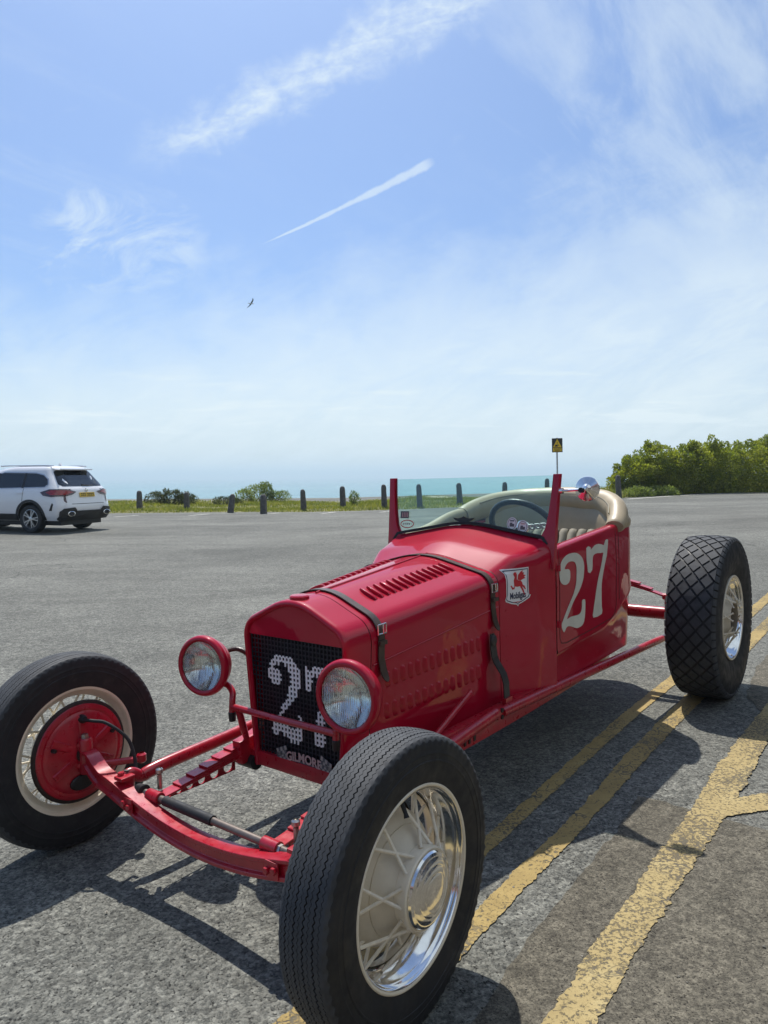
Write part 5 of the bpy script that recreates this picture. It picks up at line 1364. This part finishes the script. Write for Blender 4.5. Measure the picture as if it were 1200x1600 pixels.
def axle_fittings():
    nut = MB().lathe([(0, .0105), (.009, .0105), (.0105, .009), (.0105, 0)], 6).data('nut', 'red_metal')
    for s in (1, -1):
        b = MB().box((s*.335, -.0245, .240), (.050, .006, .046)).build('axle_clamp', 'red_metal', CAR, bevel=.003)
        for dx in (-.014, .014): place('nut', nut, b, frame((s*.335+dx, -.0275, .240+s*dx*.25), (0, -1, 0), (0, 0, 1)))
        b = MB().box((s*.405, .012, .302), (.046, .052, .012)).build('perch_pad', 'red_metal', CAR, bevel=.004)
        place('nut', nut, b, frame((s*.415, .004, .308), (0, 0, 1), (0, 1, 0)))
        for z in (.300, .372):
            MB().lathe([(-.007, .0), (-.007, .030), (.007, .030), (.007, 0)], 20, (s*.640, 0, z), Matrix.Rotation(PI/2, 3, 'Y')).build('kingpin_yoke', 'red_metal', CAR, bevel=.002)
        # grease and split pin at the rod eye
        MB().lathe([(-.004, 0), (-.004, .012), (.012, .011), (.014, 0)], 6, (s*.42, .030, .305), Matrix.Rotation(-PI/2, 3, 'Y')).build('perch_nut', 'dark_grease', CAR)
    # brake pipe clipped along the axle
    T = [(-.40, .284), (-.30, .262), (-.20, .244), (-.10, .234), (0, .230), (.10, .234), (.20, .244), (.30, .262), (.40, .284)]
    MB().tube(catmull([(x, .022, z-.012) for x, z in T], 4), .0035, 6).build('brake_pipe', 'dull_steel', CAR)
axle_fittings()
axle()
def chassis():
    for s in (1, -1):
        P = [(s*.250, .36, .305), (s*.262, .46, .315), (s*.345, .68, .330), (s*.372, .90, .335), (s*.375, 1.6, .335), (s*.36, 2.20, .345), (s*.27, 2.45, .38), (s*.18, 2.70, .50), (s*.15, 2.90, .57), (s*.15, 3.02, .575)]
        sec = [(-.020, -.042), (.020, -.042), (.020, .042), (-.020, .042)]
        r = MB().sweep(catmull(P, 4), sec).build('frame_rail', 'red_metal', CAR, bevel=.004)
        for u, w in ((.80, .026), (.85, .012), (.88, .012), (.915, .014)):
            MB().box((s*.3935, u, .318), (.003, w, .020)).build('rail_slot', 'black_metal', r)
        MB().tube([(s*.352, .70, .365), (s*.348, .97, .465)], .010, 10).build('hood_brace', 'red_metal', CAR)
        MB().box((s*.394, 1.085, .362), (.034, .05, .04)).build('rod_bracket', 'red_metal', CAR, bevel=.006)
        for z in (.35, .376): MB().lathe([(0, 0), (0, .009), (.008, .009), (.010, 0)][::-1], 6, (s*.408, 1.085, z)).build('bracket_bolt', 'dark_grease', CAR)
        # rear radius rod
        MB().tube([(s*.400, 1.10, .362), (s*.425, 1.75, .345), (s*.462, 2.75, .316), (s*.470, 2.93, .312)], [(.021, .021), (.021, .021), (.020, .020), (.018, .018)], 14).build('rear_radius_rod', 'red_metal', CAR)
        MB().tube([(s*.46, WB-.02, .520), (s*.46, WB-.02, .455)], .012, 10).build('spring_shackle', 'red_metal', CAR)
        MB().lathe([(-.02, .0), (-.02, .018), (.02, .018), (.02, 0)], 14, (s*.46, WB-.02, .535)).build('shackle_eye', 'red_metal', CAR)
    sp = empty('rear_leaf_spring', CAR)
    for k in range(5):
        L = .45-.07*k; P = [(x, WB-.02, .615+.011*k-.075*(x/.45)**2) for x in np.linspace(-L, L, 17)]
        MB().sweep(P, [(-.024, -.0042), (.024, -.0042), (.024, .0042), (-.024, .0042)]).build('leaf', 'red_metal', sp, bevel=.001, seg=1)
    MB().tube([(-.66, WB, .435), (-.20, WB, .435)], .036, 18).tube([(.20, WB, .435), (.66, WB, .435)], .036, 18).lathe([(-.21, .036), (-.16, .07), (-.09, .125), (0, .14), (.09, .125), (.16, .07), (.21, .036)], 24, (0, WB, .435)).build('rear_axle', 'red_metal', CAR)
    for u, z in ((.43, .285), (1.5, .335), (2.15, .345), (2.98, .575)):
        w = .25 if u < .6 else (.34 if u < 2. else .15)
        MB().box((0, u, z), (2*w, .05, .05)).build('cross_member', 'red_metal', CAR, bevel=.005)
    MB().box((0, 2.72, .50), (.42, .34, .16)).build('shadow_filler', 'red_metal', CAR, bevel=.03, seg=3)  # unseen box added to close lit gaps in the shadow under the tail
    MB().tube([(0, 1.2, .36), (0, 2.9, .43)], .035, 12).build('torque_tube', 'black_metal', CAR)
    MB().box((0, .95, .52), (.30, .55, .36)).build('engine_block', 'black_metal', CAR, bevel=.03)
chassis()

# ---- headlamps
def glass_lens():
    m = bpy.data.materials.new('fluted_glass'); m.use_nodes = True; nt = m.node_tree; nt.nodes.clear(); N = NT(nt)
    g = N.n('ShaderNodeBsdfGlass'); g.inputs['IOR'].default_value = 1.42; g.inputs['Roughness'].default_value = .02
    N.put(g.inputs['Color'], N.ramp(N.noise(obj_coord(N), 40, 3), [(.3, (.94, .96, .96)), (.7, (.98, .99, .99))]))
    o = N.n('ShaderNodeOutputMaterial'); nt.links.new(g.outputs[0], o.inputs[0]); MATS['fluted_glass'] = m
glass_lens()
def headlamps():
    R3 = Matrix.Rotation(-PI/2, 3, 'Z')
    for s in (1, -1):
        c = Vector((s*.338, .297, .620)); h = empty('headlamp', CAR)
        R_ = (Matrix.Rotation(.22 if s < 0 else .10, 3, 'Z') @ Matrix.Rotation(-.03, 3, 'X') @ R3) * (1.0 if s < 0 else 1.05)
        MB().lathe([(-.012, .094), (-.024, .095), (-.042, .090), (-.062, .077), (-.080, .055), (-.090, .028), (-.093, 0)], 56, c, R_).build('lamp_bucket', 'red_paint', h)
        MB().lathe([(.008, .0865), (.014, .0875), (.0175, .093), (.0165, .100), (.010, .1062), (0, .1080), (-.010, .1065), (-.016, .100), (-.018, .095)], 64, c, R_).build('lamp_rim', 'red_paint', h, angle=60)
        MB().lathe([(.004-.050*(1-t*t), .0868*t) for t in (1, .95, .88, .8, .7, .6, .5, .4, .3, .2, .1, 0)], 56, c, R_).build('reflector', 'chrome', h)
        MB().lathe([(-.045, .005), (-.034, .007), (-.024, .006), (-.021, 0)], 12, c, R_).build('bulb', 'lens_glass', h)
        # domed lens with vertical flutes on its inner face
        m = MB(); n = 44; rad = .0870
        rows_f, rows_b = [], []
        ys = np.linspace(-1, 1, 97); zs = np.linspace(-1, 1, 25)
        def pt(a, b, back):
            r2 = min(1., a*a+b*b); x = .010+.010*(1-r2)
            if back: x -= .0035+.00085*math.cos(a*rad*2*PI/.0066)
            return c+R_ @ Vector((x, a*rad, b*rad))
        def sqd(a, b):
            return a*math.sqrt(max(0, 1-b*b/2)), b*math.sqrt(max(0, 1-a*a/2))
        for zz in zs:
            rows_f.append([pt(*sqd(a, zz), False) for a in ys]); rows_b.append([pt(*sqd(a, zz), True) for a in ys])
        m.grid(rows_f); m.grid(rows_b, flip=True)
        edge = lambda rw: rw[0]+[r[-1] for r in rw[1:]]+rw[-1][::-1][1:]+[r[0] for r in rw[::-1][1:-1]]
        m.grid([edge(rows_f), edge(rows_b)], cv=True)
        m.build('lens', 'fluted_glass', h, angle=40)
        # post: out of the bucket's underside, bending down to the cross bar
        MB().tube(catmull([(s*.318, .345, .548), (s*.285, .356, .545), (s*.256, .354, .525), (s*.245, .343, .495), (s*.245, .340, .455)], 6), .0115, 12).build('lamp_post', 'red_metal', h)
        MB().lathe([(-.02, 0), (-.02, .012), (.01, .014), (.014, .011)], 8, (s*.245, .340, .446), Matrix.Rotation(-PI/2, 3, 'Y')).build('post_nut', 'black_metal', h)
        # ribbed flexible conduit to the shell
        P = catmull([(s*.335, .385, .650), (s*.312, .430, .655), (s*.285, .462, .625), (s*.266, .475, .565), (s*.254, .475, .50), (s*.235, .46, .470)], 20)
        MB().tube(P, [.0082+.0012*(k % 2) for k in range(len(P))], 8).build('conduit', 'steel' if s > 0 else 'brown_leather', h)
    bar = catmull([(-.245, .340, .478), (-.12, .338, .478), (0, .337, .478), (.12, .338, .478), (.245, .340, .478)], 4)
    MB().tube(bar, .0115, 12).build('lamp_bar', 'red_metal', CAR)
    for s in (-1,):
        MB().tube([(s*.212, .342, .472), (s*.224, .37, .40), (s*.238, .40, .330)], [.012, .013, .010], 10).build('bar_stay', 'red_metal', CAR)
headlamps()

# ------------------------------------------------------------------ brick houses across the road (seen mirrored in lamps and paint)
def brick_fn(N, b):
    c = obj_coord(N); br = N.n('ShaderNodeTexBrick'); N.put(br.inputs['Vector'], c); br.inputs['Scale'].default_value = 4.5
    br.inputs['Color1'].default_value = (.15, .05, .03, 1); br.inputs['Color2'].default_value = (.12, .045, .03, 1); br.inputs['Mortar'].default_value = (.18, .16, .14, 1)
    N.put(b.inputs['Base Color'], br.outputs[0])
mat('brick', (.24, .08, .05), .9, fn=brick_fn)
mat('roof_tile', (.10, .05, .04), .85, fn=vary((.11, .055, .045), .3, 3, .5, 8, .05))
mat('hedge_green', (.03, .045, .015), .95, fn=vary((.035, .05, .016), .5, 3, .8, 12, .1))
def houses():
    for k in range(5):
        ang = math.atan2(-.617, .787)+(k-2)*.62
        d = 17.5; c = Vector((d*math.cos(ang)+.6, d*math.sin(ang)+1.5, 0))
        R = empty('brick_house', None, (c.x, c.y, gz(c.x)), ang+PI/2)
        tag(R, ('red brick house with %s across the road, mirrored in the lamps' % ('a white door', 'a green door', 'a black door', 'a blue door', 'a brown door')[k]), 'house', 'brick houses across the road')
        W, D_, H = 10.6, 7., 5.2
        MB().box((0, 0, H/2), (W, D_, H)).build('wall', 'brick', R, smooth=False)
        MB().prism([(-D_/2-.4, H), (D_/2+.4, H), (0, H+3.0)], lambda y, z: (-W/2-.2, y, z), lambda y, z: (W/2+.2, y, z)).build('roof', 'roof_tile', R, smooth=False)
        for x in (-3.4, 0, 3.4):
            for z in (1.5, 4.0):
                if x == 0 and z < 2: continue
                w = MB().box((x, D_/2+.02, z), (1.5, .08, 1.25)).build('window', 'white_enamel', R); MB().box((x, D_/2+.07, z), (1.3, .02, 1.05)).build('pane', 'suv_glass', w)
        MB().box((0, D_/2+.03, 1.05), (1.0, .08, 2.1)).build('door', ('white_enamel', 'hedge_green', 'black_metal', 'decal_blue', 'bark')[k], R)
houses()

# ------------------------------------------------------------------ sea haze
def haze():
    m = bpy.data.materials.new('haze'); m.use_nodes = True; nt = m.node_tree; nt.nodes.clear()
    v = nt.nodes.new('ShaderNodeVolumePrincipled'); v.inputs['Color'].default_value = (.72, .90, 1, 1); v.inputs['Density'].default_value = HAZE_DENSITY; v.inputs['Anisotropy'].default_value = .35
    o = nt.nodes.new('ShaderNodeOutputMaterial'); nt.links.new(v.outputs[0], o.inputs['Volume'])
    MATS['haze'] = m
    b = MB().box((0, 4250, 15.5), (18600, 11000, 67)).build('haze', 'haze', smooth=False)
    tag(b, 'thin pale sea haze over the whole view', 'haze', kind='stuff')
HAZE_DENSITY = 5.2e-4
haze()
